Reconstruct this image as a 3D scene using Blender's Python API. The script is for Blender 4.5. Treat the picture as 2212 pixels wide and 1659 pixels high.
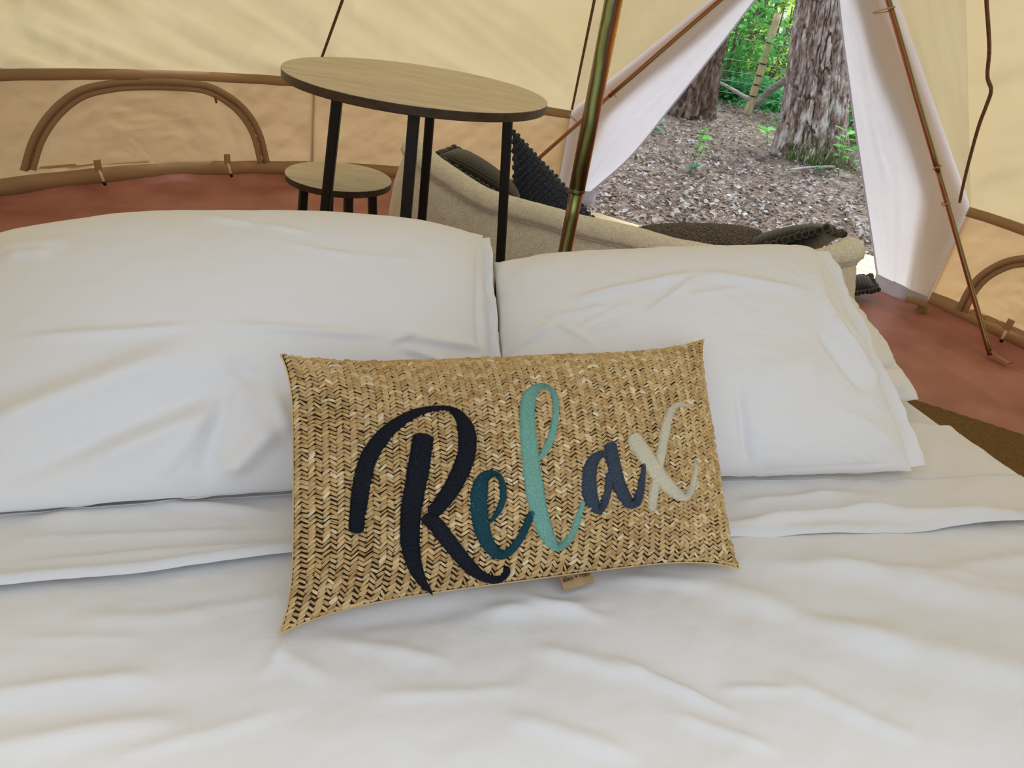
import bpy, bmesh, math, random
import numpy as np
from mathutils import Vector, Matrix
from mathutils.bvhtree import BVHTree

random.seed(7); rng = np.random.default_rng(7)
scene = bpy.context.scene
for o in list(bpy.data.objects): bpy.data.objects.remove(o)
COL = scene.collection

# ---------------------------------------------------------------- camera
IW, IH, F = 2212.0, 1659.0, 1533.0
PITCH, ROLL, CAMH = math.radians(30.0), math.radians(9.7), 1.35
_rt = np.array([1., 0, 0]); FW = np.array([0, math.cos(PITCH), -math.sin(PITCH)]); _up = np.cross(_rt, FW)
RT = _rt*math.cos(ROLL) + _up*math.sin(ROLL); UP = -_rt*math.sin(ROLL) + _up*math.cos(ROLL)
CAM = np.array([0, 0, CAMH])
cd = bpy.data.cameras.new('camera'); cam = bpy.data.objects.new('camera', cd); COL.objects.link(cam)
cd.sensor_fit = 'HORIZONTAL'; cd.sensor_width = 36.0; cd.lens = F/IW*36.0; cd.clip_start = 0.02; cd.clip_end = 200
M = Matrix([[RT[0], UP[0], -FW[0], 0], [RT[1], UP[1], -FW[1], 0], [RT[2], UP[2], -FW[2], CAMH], [0, 0, 0, 1]])
cam.matrix_world = M
scene.camera = cam

# ---------------------------------------------------------------- sky, sun, exposure
world = bpy.data.worlds.new('world'); scene.world = world; world.use_nodes = True
wn = world.node_tree; wn.nodes.clear()
wo = wn.nodes.new('ShaderNodeOutputWorld'); wb = wn.nodes.new('ShaderNodeBackground')
wb.inputs[0].default_value = (0.82, 0.92, 1.03, 1); wb.inputs[1].default_value = 0.75
wn.links.new(wb.outputs[0], wo.inputs[0])
sd = bpy.data.lights.new('sun', 'SUN'); sd.energy = 2.6; sd.angle = math.radians(48); sd.color = (1.0, 0.97, 0.92)
sun = bpy.data.objects.new('sun', sd); COL.objects.link(sun)
sun.rotation_euler = Vector((-.18, -.46, -.86)).to_track_quat('-Z', 'Y').to_euler(); sun.location = (2, 3, 9)
vs = scene.view_settings
vs.view_transform = 'Standard'; vs.look = 'None'; vs.gamma = 1.0; vs.use_curve_mapping = False
vs.exposure = 0.55

# ---------------------------------------------------------------- pixel helpers
def ray(x, y):
    d = RT*(x-IW/2)/F + UP*(IH/2-y)/F + FW
    return d/np.linalg.norm(d)
def at_z(x, y, z):
    d = ray(x, y); return CAM + d*((z-CAMH)/d[2])
def at_hd(x, y, hd):
    d = ray(x, y); return CAM + d*(hd/math.hypot(d[0], d[1]))
def at_plane(x, y, p0, n):
    d = ray(x, y); return CAM + d*(np.dot(np.asarray(p0)-CAM, n)/np.dot(d, n))
def pix(P):
    Q = np.asarray(P)-CAM; z = Q@FW; zz = np.where(z > 0.05, z, 1e9)
    x = IW/2+F*(Q@RT)/zz; y = IH/2-F*(Q@UP)/zz
    return np.where(z > 0.05, x, -9999.), np.where(z > 0.05, y, -9999.)

# ---------------------------------------------------------------- noise (vectorised)
def _h(ix, iy, s):
    n = (ix.astype(np.int64)*374761393 + iy.astype(np.int64)*668265263 + s*1442695041) & 0x7fffffff
    n = ((n ^ (n >> 13))*1274126177) & 0x7fffffff
    return ((n ^ (n >> 16)) & 0xffff)/65535.0
def vnoise(x, y, s=0):
    ix = np.floor(x); iy = np.floor(y); fx = x-ix; fy = y-iy
    fx = fx*fx*fx*(fx*(fx*6-15)+10); fy = fy*fy*fy*(fy*(fy*6-15)+10)
    a = _h(ix, iy, s); b = _h(ix+1, iy, s); c = _h(ix, iy+1, s); d = _h(ix+1, iy+1, s)
    return (a*(1-fx)+b*fx)*(1-fy)+(c*(1-fx)+d*fx)*fy - 0.5
def fbm(x, y, s=0, o=4):
    t = 0; a = 1.0
    for k in range(o):
        t = t + a*vnoise(x*2**k+17.3*k, y*2**k-9.1*k, s+k); a *= 0.5
    return t
def worley(x, y, s=0):
    ix = np.floor(x); iy = np.floor(y); f1 = np.full(np.shape(x), 9.0); f2 = f1.copy(); idv = np.zeros(np.shape(x))
    for dx in (-1, 0, 1):
        for dy in (-1, 0, 1):
            cx = ix+dx; cy = iy+dy
            px = cx+0.15+0.7*_h(cx, cy, s); py = cy+0.15+0.7*_h(cx, cy, s+5)
            d = np.hypot(px-x, py-y); idh = _h(cx, cy, s+9)
            m = d < f1
            f2 = np.where(m, f1, np.minimum(f2, d)); idv = np.where(m, idh, idv); f1 = np.where(m, d, f1)
    return f1, f2, idv
def ridge(X, Y, x0, y0, x1, y1, w, h, fade=0.3):
    """gaussian ridge along a pixel segment"""
    dx, dy = x1-x0, y1-y0; L = math.hypot(dx, dy); ux, uy = dx/L, dy/L
    s = (X-x0)*ux+(Y-y0)*uy; d = (X-x0)*-uy+(Y-y0)*ux
    e = np.clip(np.minimum(s, L-s)/(fade*L)+0.0, 0, 1); e = e*e*(3-2*e)
    return h*e*np.exp(-(d/w)**2)
def relief(X, Y, segs):
    t = np.zeros_like(X)
    for sg in segs: t += ridge(X, Y, *sg)
    return t

# ---------------------------------------------------------------- objects
def link(o, parent=None):
    COL.objects.link(o)
    if parent is not None: o.parent = parent
    return o
def tag(o, label=None, cat=None, group=None, kind=None):
    if label: o['label'] = label
    if cat: o['category'] = cat
    if group: o['group'] = group
    if kind: o['kind'] = kind
    return o
def empty(name, loc=(0, 0, 0), label=None, cat=None, group=None, kind=None):
    o = bpy.data.objects.new(name, None); COL.objects.link(o); o.location = loc; o.empty_display_size = .05
    return tag(o, label, cat, group, kind)
def mesh(name, V, Fc, mat, parent=None, smooth=True):
    me = bpy.data.meshes.new(name)
    V = np.asarray(V, float).reshape(-1, 3)
    if parent is not None: V = V - np.array(parent_loc(parent))
    me.from_pydata([tuple(v) for v in V], [], [tuple(int(i) for i in f) for f in Fc]); me.update()
    if smooth: me.polygons.foreach_set('use_smooth', [True]*len(me.polygons))
    me.materials.append(mat)
    return link(bpy.data.objects.new(name, me), parent)
def parent_loc(p):
    l = np.zeros(3)
    while p is not None: l = l+np.array(p.location); p = p.parent
    return l
def settle(o):
    """move a root mesh's origin to the middle of its base"""
    me = o.data; n = len(me.vertices); co = np.empty(n*3); me.vertices.foreach_get('co', co); co = co.reshape(-1, 3)
    c = np.array([(co[:, 0].min()+co[:, 0].max())/2, (co[:, 1].min()+co[:, 1].max())/2, co[:, 2].min()])
    me.vertices.foreach_set('co', (co-c).ravel()); me.update(); o.location = o.location+Vector(c); return o
def gfaces(ny, nx, off=0, wrapx=False, flip=False):
    j, i = np.meshgrid(np.arange(ny-1), np.arange(nx if wrapx else nx-1), indexing='ij')
    i2 = (i+1) % nx
    a = j*nx+i; b = j*nx+i2; c = (j+1)*nx+i2; d = (j+1)*nx+i
    q = np.stack([a, b, c, d], -1).reshape(-1, 4)+off
    return q[:, ::-1] if flip else q
def grid(name, P, mat, parent=None, wrapx=False, flip=False, smooth=True):
    ny, nx = P.shape[:2]
    return mesh(name, P.reshape(-1, 3), gfaces(ny, nx, 0, wrapx, flip), mat, parent, smooth)
def catmull(pts, n):
    pts = np.asarray(pts, float); k = len(pts)
    P = np.vstack([2*pts[0]-pts[1], pts, 2*pts[-1]-pts[-2]])
    t = np.linspace(0, k-1-1e-9, n); i = t.astype(int); f = (t-i)[:, None]
    p0, p1, p2, p3 = P[i], P[i+1], P[i+2], P[i+3]
    return 0.5*((2*p1)+(-p0+p2)*f+(2*p0-5*p1+4*p2-p3)*f**2+(-p0+3*p1-3*p2+p3)*f**3)
def tube_vf(pts, rad, seg=8, cap=True):
    pts = np.asarray(pts, float); n = len(pts); rad = np.broadcast_to(np.asarray(rad, float), (n,))
    T = np.gradient(pts, axis=0); T /= np.linalg.norm(T, axis=1)[:, None]+1e-12
    ref = np.array([0, 0, 1.]) if abs(T[0][2]) < .9 else np.array([1., 0, 0])
    V = []; N = np.cross(T[0], ref); N /= np.linalg.norm(N)
    for k in range(n):
        N = N-T[k]*np.dot(N, T[k]); N /= np.linalg.norm(N); B = np.cross(T[k], N)
        a = np.arange(seg)/seg*2*math.pi
        V.append(pts[k]+rad[k]*(np.cos(a)[:, None]*N+np.sin(a)[:, None]*B))
    V = np.vstack(V); Fc = [tuple(q) for q in gfaces(n, seg, 0, True)]
    if cap: Fc += [tuple(range(seg))[::-1], tuple(range((n-1)*seg, n*seg))]
    return V, Fc
def tube(name, pts, rad, mat, parent=None, seg=8):
    V, Fc = tube_vf(pts, rad, seg); return mesh(name, V, Fc, mat, parent)
def join_vf(lst):
    V = []; Fc = []; o = 0
    for v, f in lst:
        V.append(np.asarray(v)); Fc += [tuple(int(i)+o for i in q) for q in f]; o += len(v)
    return np.vstack(V), Fc
def ribbon_vf(pts, nrm, width, thick):
    """flat strap: centre line, surface normal per point, width and thickness"""
    pts = np.asarray(pts, float); n = len(pts); T = np.gradient(pts, axis=0); T /= np.linalg.norm(T, axis=1)[:, None]
    nrm = np.asarray(nrm, float)/np.linalg.norm(nrm, axis=1)[:, None]
    B = np.cross(T, nrm); B /= np.linalg.norm(B, axis=1)[:, None]; w = np.broadcast_to(np.asarray(width, float), (n,))[:, None]/2
    P = np.stack([pts-B*w, pts-B*w+nrm*thick, pts+nrm*thick*1.3, pts+B*w+nrm*thick, pts+B*w], 1)
    V = P.reshape(-1, 3); return V, [tuple(q) for q in gfaces(n, 5, 0, True)]

# ---------------------------------------------------------------- materials
def srgb(r, g, b):
    f = lambda c: ((c/255+0.055)/1.055)**2.4 if c/255 > 0.04045 else c/255/12.92
    return (f(r), f(g), f(b), 1)
def mk(name):
    m = bpy.data.materials.new(name); m.use_nodes = True; nt = m.node_tree; nt.nodes.clear()
    out = nt.nodes.new('ShaderNodeOutputMaterial'); return m, nt, out
def nd(nt, t, **kw):
    n = nt.nodes.new(t)
    for k, v in kw.items():
        if k in ('operation', 'blend_type', 'data_type', 'feature', 'noise_dimensions', 'bands_direction', 'wave_type', 'distance', 'attribute_name'): setattr(n, k, v)
        else: n.inputs[k].default_value = v
    return n
def coords(nt, scale=(1, 1, 1), rot=(0, 0, 0)):
    tc = nt.nodes.new('ShaderNodeTexCoord'); mp = nt.nodes.new('ShaderNodeMapping')
    mp.inputs['Scale'].default_value = scale; mp.inputs['Rotation'].default_value = rot
    nt.links.new(tc.outputs['Object'], mp.inputs[0]); return mp
def ramp(nt, src, stops):
    r = nt.nodes.new('ShaderNodeValToRGB'); e = r.color_ramp.elements
    while len(e) < len(stops): e.new(0.5)
    for k, (p, c) in enumerate(stops): e[k].position = p; e[k].color = c
    nt.links.new(src, r.inputs[0]); return r
def bump(nt, src, strength, dist, prev=None):
    b = nt.nodes.new('ShaderNodeBump'); b.inputs['Strength'].default_value = strength; b.inputs['Distance'].default_value = dist
    nt.links.new(src, b.inputs['Height'])
    if prev is not None: nt.links.new(prev.outputs[0], b.inputs['Normal'])
    return b
def simple(name, c1, c2=None, rough=.8, nscale=6, stretch=(1, 1, 1), bscale=None, bstr=.3, bdist=.002, metallic=0, sheen=0, detail=5, spec=.3, transl=0, lo=.35, hi=.65):
    """principled surface whose colour wanders between c1 and c2, with a fine bump"""
    m, nt, out = mk(name); L = nt.links.new
    p = nt.nodes.new('ShaderNodeBsdfPrincipled'); p.inputs['Roughness'].default_value = rough; p.inputs['Metallic'].default_value = metallic
    p.inputs['Specular IOR Level'].default_value = spec
    if sheen: p.inputs['Sheen Weight'].default_value = sheen
    mp = coords(nt, stretch)
    n = nd(nt, 'ShaderNodeTexNoise', Scale=nscale, Detail=detail); L(mp.outputs[0], n.inputs['Vector'])
    r = ramp(nt, n.outputs[0], [(lo, c1), (hi, c2 or c1)]); L(r.outputs[0], p.inputs['Base Color'])
    if bscale:
        n2 = nd(nt, 'ShaderNodeTexNoise', Scale=bscale, Detail=4); L(mp.outputs[0], n2.inputs['Vector'])
        b = bump(nt, n2.outputs[0], bstr, bdist); L(b.outputs[0], p.inputs['Normal'])
    if transl:
        t = nt.nodes.new('ShaderNodeBsdfTranslucent'); L(r.outputs[0], t.inputs[0])
        mx = nt.nodes.new('ShaderNodeMixShader'); mx.inputs[0].default_value = transl
        L(p.outputs[0], mx.inputs[1]); L(t.outputs[0], mx.inputs[2]); L(mx.outputs[0], out.inputs[0])
    else: L(p.outputs[0], out.inputs[0])
    return m
def canvas(name, c1, c2, transl=.55, bstr=.35):
    m, nt, out = mk(name); L = nt.links.new
    mp = coords(nt); n = nd(nt, 'ShaderNodeTexNoise', Scale=2.2, Detail=6, Roughness=.6); L(mp.outputs[0], n.inputs['Vector'])
    r = ramp(nt, n.outputs[0], [(.3, c1), (.7, c2)])
    n2 = nd(nt, 'ShaderNodeTexNoise', Scale=420, Detail=2); L(mp.outputs[0], n2.inputs['Vector'])
    n3 = nd(nt, 'ShaderNodeTexNoise', Scale=14, Detail=4); L(mp.outputs[0], n3.inputs['Vector'])
    b = bump(nt, n3.outputs[0], bstr, .01); b2 = bump(nt, n2.outputs[0], .15, .001, b)
    d = nt.nodes.new('ShaderNodeBsdfDiffuse'); t = nt.nodes.new('ShaderNodeBsdfTranslucent')
    for s in (d, t): L(r.outputs[0], s.inputs[0]); L(b2.outputs[0], s.inputs['Normal'])
    mx = nt.nodes.new('ShaderNodeMixShader'); mx.inputs[0].default_value = transl
    L(d.outputs[0], mx.inputs[1]); L(t.outputs[0], mx.inputs[2]); L(mx.outputs[0], out.inputs[0]); return m
def cotton(name, c, fine=.12, wr=.25):
    m, nt, out = mk(name); L = nt.links.new
    p = nt.nodes.new('ShaderNodeBsdfPrincipled'); p.inputs['Roughness'].default_value = .9; p.inputs['Base Color'].default_value = c
    p.inputs['Sheen Weight'].default_value = .15; p.inputs['Specular IOR Level'].default_value = .15
    mp = coords(nt)
    n = nd(nt, 'ShaderNodeTexNoise', Scale=900, Detail=1); L(mp.outputs[0], n.inputs['Vector'])
    mp2 = coords(nt, (1, 1.5, 1), (0, 0, .5)); n2 = nd(nt, 'ShaderNodeTexNoise', Scale=11, Detail=5, Roughness=.55, Distortion=.35); L(mp2.outputs[0], n2.inputs['Vector'])
    b = bump(nt, n2.outputs[0], wr, .008); b2 = bump(nt, n.outputs[0], fine, .0006, b)
    L(b2.outputs[0], p.inputs['Normal']); L(p.outputs[0], out.inputs[0]); return m

MAT = {}
MAT['roof'] = canvas('roof_canvas', srgb(192, 174, 134), srgb(200, 183, 145), .55)
MAT['wallc'] = canvas('wall_canvas', srgb(196, 164, 122), srgb(203, 173, 132), .55)
MAT['flapc'] = canvas('door_canvas', srgb(216, 214, 222), srgb(222, 220, 228), .6)
MAT['band'] = canvas('doubled_canvas', srgb(200, 178, 150), srgb(208, 187, 160), .6)
MAT['coverc'] = canvas('window_cover_canvas', srgb(246, 228, 208), srgb(250, 236, 218), .8)
MAT['seam'] = simple('seam_tape', srgb(112, 86, 66), srgb(135, 105, 82), .9, 40)
MAT['cord'] = simple('tie_cord', srgb(190, 160, 130), srgb(205, 180, 150), .9, 60)
MAT['floor'] = simple('groundsheet', srgb(152, 97, 90), srgb(178, 123, 115), .45, 3, bscale=7, bstr=.8, bdist=.015, spec=.45)
MAT['sheet'] = cotton('sheet_cotton', (.76, .742, .745, 1), wr=.38)
MAT['pcase'] = cotton('pillowcase_cotton', (.79, .778, .79, 1), wr=.2)
MAT['stitch'] = cotton('hem_stitch', (.68, .675, .70, 1), wr=.05)
MAT['dark'] = simple('black_metal', srgb(18, 18, 19), srgb(24, 24, 25), .45, 30, spec=.4)
MAT['toggle'] = simple('toggle_wood', srgb(220, 205, 180), srgb(230, 215, 190), .6, 50)
MAT['black'] = simple('toggle_end', srgb(15, 12, 10), None, .6)

# ================================================================= THE TENT
TC = np.array([1.9*math.sin(math.radians(2.5)), 1.9*math.cos(math.radians(2.5))])
TR, EV, APX = 3.0, 0.62, 3.0
TOP = np.array([TC[0], TC[1], APX])
POLE_L0 = np.array([-.348, 4.618, 0.0]); POLE_R0 = np.array([2.381, 3.414, 0.0]); DOORTOP = np.array([1.372, 4.821, 2.028])
SEAMS = [48+31.2*k for k in range(11)]        # 48 ... 360
def pol(th, r, z):
    th = np.radians(th); return np.stack([TC[0]+r*np.sin(th), TC[1]+r*np.cos(th), z+0*th], -1)
def on_wall(x, y, inset=.0):
    """pixel -> angle and height on the cylinder of the wall"""
    d = ray(x, y); R = TR-inset; o = CAM[:2]-TC; a = d[0]**2+d[1]**2; b = 2*(o@d[:2]); c = o@o-R*R
    t = (-b+math.sqrt(b*b-4*a*c))/(2*a); P = CAM+d*t
    return math.degrees(math.atan2(P[0]-TC[0], P[1]-TC[1])), P[2]
def eave_r(th):
    k = ((th-48) % 31.2)/31.2; return TR-.02*np.sin(math.pi*k)
EL = pol(np.array(0.0), TR, EV); ER = pol(np.array(46.5), TR, EV); SEAMS[0] = 46.5

ceiling = empty('ceiling', (TC[0], TC[1], EV), kind='structure')
ceiling['label'] = 'cream cotton canvas roof of the bell tent with creased panels'
for k in range(10):
    t0, t1 = SEAMS[k], SEAMS[k+1]
    vis = k in (0, 1, 7, 8, 9)
    ny, nx = (150, 130) if vis else (30, 20)
    qlow = .42 if k in (3, 4) else 1.0      # unseen rear doorway, added open to let in neutral fill light
    th, q = np.meshgrid(np.linspace(t0, t1, nx), np.linspace(0.004, qlow, ny))
    er = eave_r(th); ev = EV + 0*th
    P = pol(th, er*q, ev)
    P[..., 2] = APX+(EV-APX)*q - .05*np.sin(math.pi*q)*np.sin(math.pi*(th-t0)/(t1-t0))
    s = np.radians(th-(t0+t1)/2)*TR*q; qq = q*3.83
    a = math.radians(38 if k >= 7 else -35); ca, sa = math.cos(a), math.sin(a)
    A = s*ca+qq*sa; B = -s*sa+qq*ca
    edge = np.clip((q-.3)/.5, 0, 1)
    D = .085*fbm(A*.6+k, B*4.6, 11+k, 2)*edge + .014*fbm(A*1.2, B*13, 31+k, 2)*edge
    D += .005*np.clip((q-.80)/.15, 0, 1)*fbm(s*16, qq*2.5+s*3, 51+k, 2)
    m = np.minimum(th-t0, t1-th)/31.2; D *= np.clip(m/.06, 0, 1); D *= np.clip((1-q)/.015, 0, 1)
    nrm = np.stack([np.sin(np.radians(th))*.62, np.cos(np.radians(th))*.62, .78+0*th], -1)
    grid('canvas_panel', P+nrm*D[..., None], MAT['roof'], ceiling, flip=True)
def facet(E):
    n = 40; V = []
    a, b = np.meshgrid(np.linspace(0, 1, n), np.linspace(0, 1, n))
    base = E+(DOORTOP-E)*a[..., None]
    P = TOP+(base-TOP)*b[..., None]
    P[..., 2] -= .04*np.sin(math.pi*b)*np.sin(math.pi*a)
    D = .02*fbm(a*3, b*9+a*4, 71, 3)*np.clip(np.minimum(np.minimum(a, 1-a), 1-b)/.08, 0, 1)
    P[..., 2] += D
    grid('canvas_panel', P, MAT['roof'], ceiling)
facet(EL); facet(ER)
for sth in (SEAMS[0], SEAMS[1], SEAMS[9], SEAMS[10]):
    q = np.linspace(.25, .995, 40)
    P = pol(np.full(40, sth), TR*q, 0); P[:, 2] = APX+(EV-APX)*q
    n_ = np.tile(np.array([-math.sin(math.radians(sth))*.62, -math.cos(math.radians(sth))*.62, -.78]), (40, 1))
    if sth != SEAMS[0]:
        V, Fc = ribbon_vf(P+n_*.004, n_, .015, .003); mesh('seam_tape', V, Fc, MAT['seam'], ceiling)
# loose cord hanging down the right-hand seam
cp = [(2131, -60), (2131, 0), (2135, 60), (2137, 110), (2133, 165), (2141, 195), (2130, 230), (2115, 270), (2098, 330), (2083, 390), (2073, 436)]
def on_roof(x, y, inset=.03):
    d = ray(x, y); t = .5
    for _ in range(4000):
        P = CAM+d*t; rad = math.hypot(P[0]-TC[0], P[1]-TC[1])
        if rad > TR-.02 or P[2] > APX+(EV-APX)*rad/TR-inset: break
        t += .003
    return P
tube('hanging_cord', catmull([on_roof(x, y) for x, y in cp], 60), .008, MAT['seam'], ceiling, 6)

# walls: canvas cylinder from eave to groundsheet
W1PX = [(56, 372), (75, 300), (112, 240), (165, 197), (230, 180), (300, 175), (400, 178), (462, 190), (522, 230), (560, 285), (580, 355)]
W2PX = [(2066, 672), (2088, 631), (2115, 598), (2152, 574), (2195, 560), (2260, 560), (2330, 600), (2400, 660), (2460, 760), (2480, 850)]
WIN = [catmull([on_wall(x, y) for x, y in q], 60) for q in (W1PX, W2PX)]
def wall(name, t0, t1, label, dens=3.0):
    w = empty(name, tuple(pol(np.array((t0+t1)/2), TR, 0.0)), kind='structure'); w['label'] = label
    edges = [t0]+[s for s in [x-360 for x in SEAMS]+SEAMS if t0+.5 < s < t1-.5]+[t1]
    for a, b in zip(edges[:-1], edges[1:]):
        nx = max(8, int((b-a)*dens)); ny = 60 if dens > 2 else 12
        th, v = np.meshgrid(np.linspace(a, b, nx), np.linspace(0, 1, ny))
        z = EV+(0.03-EV)*v; r = eave_r(th)+.06*v
        s = np.radians(th)*TR
        D = .018*fbm(s*3+v*1.5, v*2.2-s*1.2, 81, 4)+.010*fbm(s*12+v*6, v*3+s*2, 85, 3)
        D *= np.clip(np.minimum(v, 1-v)/.06, 0, 1)*np.clip(np.minimum(th-a, b-th)/1.2, 0, 1)
        P = pol(th, r+D, z); Fq = gfaces(ny, nx)
        tc = (th[:-1, :-1]+th[1:, 1:])/2; zc_ = (z[:-1, :-1]+z[1:, 1:])/2; keep = np.ones(tc.size, bool)
        for pw in WIN:          # leave the half-moon openings out of the wall cloth
            c = (pw[0]+pw[-1])/2; aq = np.arctan2((zc_-c[1])*20, tc-c[0]).ravel(); rq = np.hypot((zc_-c[1])*20, tc-c[0]).ravel()
            ap = np.arctan2((pw[:, 1]-c[1])*20, pw[:, 0]-c[0]); rp_ = np.hypot((pw[:, 1]-c[1])*20, pw[:, 0]-c[0]); o_ = np.argsort(ap)
            sl_ = (pw[-1, 1]-pw[0, 1])/(pw[-1, 0]-pw[0, 0])
            keep &= ~((rq < np.interp(aq, ap[o_], rp_[o_])*.96) & ((zc_-c[1]).ravel() > sl_*(tc-c[0]).ravel()+.012))
        mesh('canvas_panel', P.reshape(-1, 3), Fq[keep], MAT['wallc'], w)
        if dens > 2:
            tt = np.linspace(a, b, 40); n_ = -pol(tt, 1, 0)+np.array([TC[0], TC[1], 0])
            for zc, wd, off in ((EV-.026, .050, .010), (.075, .085, .006)):
                Pc = pol(tt, eave_r(tt)-off+.06*(EV-zc)/EV, zc+.004*fbm(tt*.4, tt*0, 91, 2))
                V, Fc = ribbon_vf(Pc, n_, wd, .004); mesh('doubled_band', V, Fc, MAT['band'], w)
            if a > -50 and a > t0+1:
                zz = np.linspace(EV-.05, .1, 12); Pc = pol(np.full(12, a), TR-.008+.06*(EV-zz)/EV, zz); Pc[:, 2] = zz
                V, Fc = ribbon_vf(Pc, np.tile(n_[0], (12, 1)), .014, .003); mesh('seam_tape', V, Fc, MAT['seam'], w)
    return w
wall_left = wall('wall_left', -110, 0, 'peach canvas side wall with a half-moon window')
wall_right = wall('wall_right', 46.5, 130, 'peach canvas side wall right of the door')
wall_rear = wall('wall_rear', 204, 250, 'canvas wall beside the added rear doorway', .6); wall_rear2 = wall('wall_rear', 130, 141.6, 'canvas wall between added rear doorway and right wall', .6)

def half_moon(name, outer, label, bottom_px, toggles, zip_pull=None):
    """zipped half-moon window: canvas cover, doubled arch band, zip line, toggles"""
    pw = [on_wall(x, y) for x, y in outer]; pw = catmull(pw, 60)
    w = empty(name, tuple(pol(np.array(pw[:, 0].mean()), TR-.02, pw[:, 1].min())), kind='structure'); w['label'] = label
    def path(scale, inset):
        c = (pw[0]+pw[-1])/2; q = c+(pw-c)*scale
        return pol(q[:, 0], TR-inset+.06*(EV-q[:, 1])/EV, 0)*np.array([1, 1, 0])+np.c_[q*0, q[:, 1]]
    nr = -pol(pw[:, 0], 1, 0)+np.array([TC[0], TC[1], 0])
    # cover: fan of rings from centre of the sill to the arch
    S = np.linspace(.02, 1.0, 30); P = np.stack([path(s, .016) for s in S])
    X, Y = np.meshgrid(np.arange(60)/6., S*10)
    D = .012*fbm(X*.7+Y*.25, Y*.6, 131, 4)+.006*fbm(X*1.1-Y*.6, Y*2.2, 137, 3); P = P+nr[None]*D[..., None]*(np.clip((1-S)/.1, 0, 1)*np.clip(S/.45, 0, 1)**1.5)[:, None, None]
    grid('cover', P, MAT['wallc'], w)
    V, Fc = ribbon_vf(path(1.0, .022), nr, .034, .003); mesh('arch_band', V, Fc, MAT['band'], w)
    V, Fc = ribbon_vf(path(.935, .022), nr, .030, .003); mesh('arch_band', V, Fc, MAT['band'], w)
    tube('zip', path(.968, .026), .003, MAT['seam'], w, 6)
    if zip_pull:
        t, z = on_wall(*zip_pull); p = pol(np.array(t), TR-.03, z)
        tube('zip_pull', [p, p+np.array([0, 0, -.015]), p+np.array([.004, -.004, -.035])], [.006, .008, .005], MAT['seam'], w, 6)
    for (x, y) in toggles:
        t, z = on_wall(x, y); p = pol(np.array(t), TR-.04, z); d = -pol(np.array(t), 1, 0)+np.array([TC[0], TC[1], 0])
        tg = tube('toggle', [p+np.array([0, 0, .04]), p+d*.01+np.array([.006, 0, .02]), p+d*.02+np.array([.012, 0, -.02])], [.006, .008, .008], MAT['toggle'], w, 6)
        tube('toggle_end', [p+d*.02+np.array([.010, 0, -.018]), p+d*.022+np.array([.018, 0, -.036])], [.009, .008], MAT['black'], tg, 6)
        V, Fc = ribbon_vf(np.array([p+np.array([0, 0, .09]), p+np.array([0, 0, .06]), p+d*.006+np.array([0, 0, .03])]), np.tile(d, (3, 1)), .035, .003)
        mesh('toggle_loop', V, Fc, MAT['band'], w)
    return w
half_moon('window_1', W1PX,
          'zipped half-moon window with two toggles on the left tent wall', None, [(207, 378), (487, 362)], (462, 206))
half_moon('window_2', W2PX,
          'zipped half-moon window beside the right door pole', None, [(2176, 722)])

# door flaps: canvas between each door pole and the opening's edge
door = empty('door_1', tuple(pol(np.array(23.8), 3.1, 0.0)), kind='structure'); door['label'] = 'open zipped canvas door of the bell tent, flaps pulled aside'
CL = np.array([.315, 5.13, .06]); CR = at_z(1900, 618, .02)
def flap(E, corner, base, edge_px, foot_px):
    n = np.cross(E-DOORTOP, corner-DOORTOP); n /= np.linalg.norm(n)
    ed = [at_plane(x, y, DOORTOP, n) for x, y in edge_px]
    ed = catmull([DOORTOP]+ed+[corner], 70)
    si = np.linspace(0, 1, 70); pol_l = DOORTOP+(E-DOORTOP)*np.clip(si/.72, 0, 1)[:, None]; lo = np.clip((si-.72)/.28, 0, 1)[:, None]
    pl = np.where(lo > 0, E+(base-E)*lo, pol_l)
    t = np.linspace(0, 1, 50)[None, :, None]
    P = pl[:, None]*(1-t)+ed[:, None]*t
    T_, S_ = np.meshgrid(np.linspace(0, 1, 50), si)
    D = .035*fbm(T_*3.0+.3, S_*.9, 141, 3)*np.sin(math.pi*T_)**.7 + .012*fbm(T_*7, S_*4+T_*3, 143, 3)*np.clip(T_/.1, 0, 1)
    if n[1] < 0: n = -n
    P = P+n*D[..., None]
    f = grid('door_flap', P, MAT['flapc'], door)
    V, Fc = ribbon_vf(P[2:, -1]-n*.004, np.tile(-n, (68, 1)), .010, .004); mesh('edge_binding', V, Fc, MAT['flapc'], f)
    # second layer: the flap folded back behind itself along the pole
    wf = (.62-.25*S_)*(1+.5*fbm(S_*3, S_*0, 147, 2)); Q = pl[:, None]*(1-t*wf[..., None])+ed[:, None]*t*wf[..., None]+n*(.035+.05*np.sin(math.pi*np.minimum(T_, .9)))[..., None]
    Q = Q+n*(.02*fbm(T_*4, S_*3, 149, 3)*T_)[..., None]
    grid('folded_layer', Q, MAT['wallc'], f)
    k = 3; Pb = P[-4, :]-n*.006
    Pb = Pb[:48]*np.array([1, 1, 0])+np.c_[np.zeros((48, 2)), np.full(48, .035)]
    V, Fc = ribbon_vf(Pb, np.tile(-n, (48, 1)), .11, .004); mesh('hem', V, Fc, MAT['flapc'], f)
    return f
flap(EL, CL, pol(np.array(0.0), 3.06, .03), [(1690, -60), (1630, 0), (1552, 100), (1450, 228), (1360, 338)], None)
flap(ER, CR, pol(np.array(46.5), 3.03, .03), [(1806, -60), (1813, 0), (1832, 150), (1856, 320), (1880, 480)], None)

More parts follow.
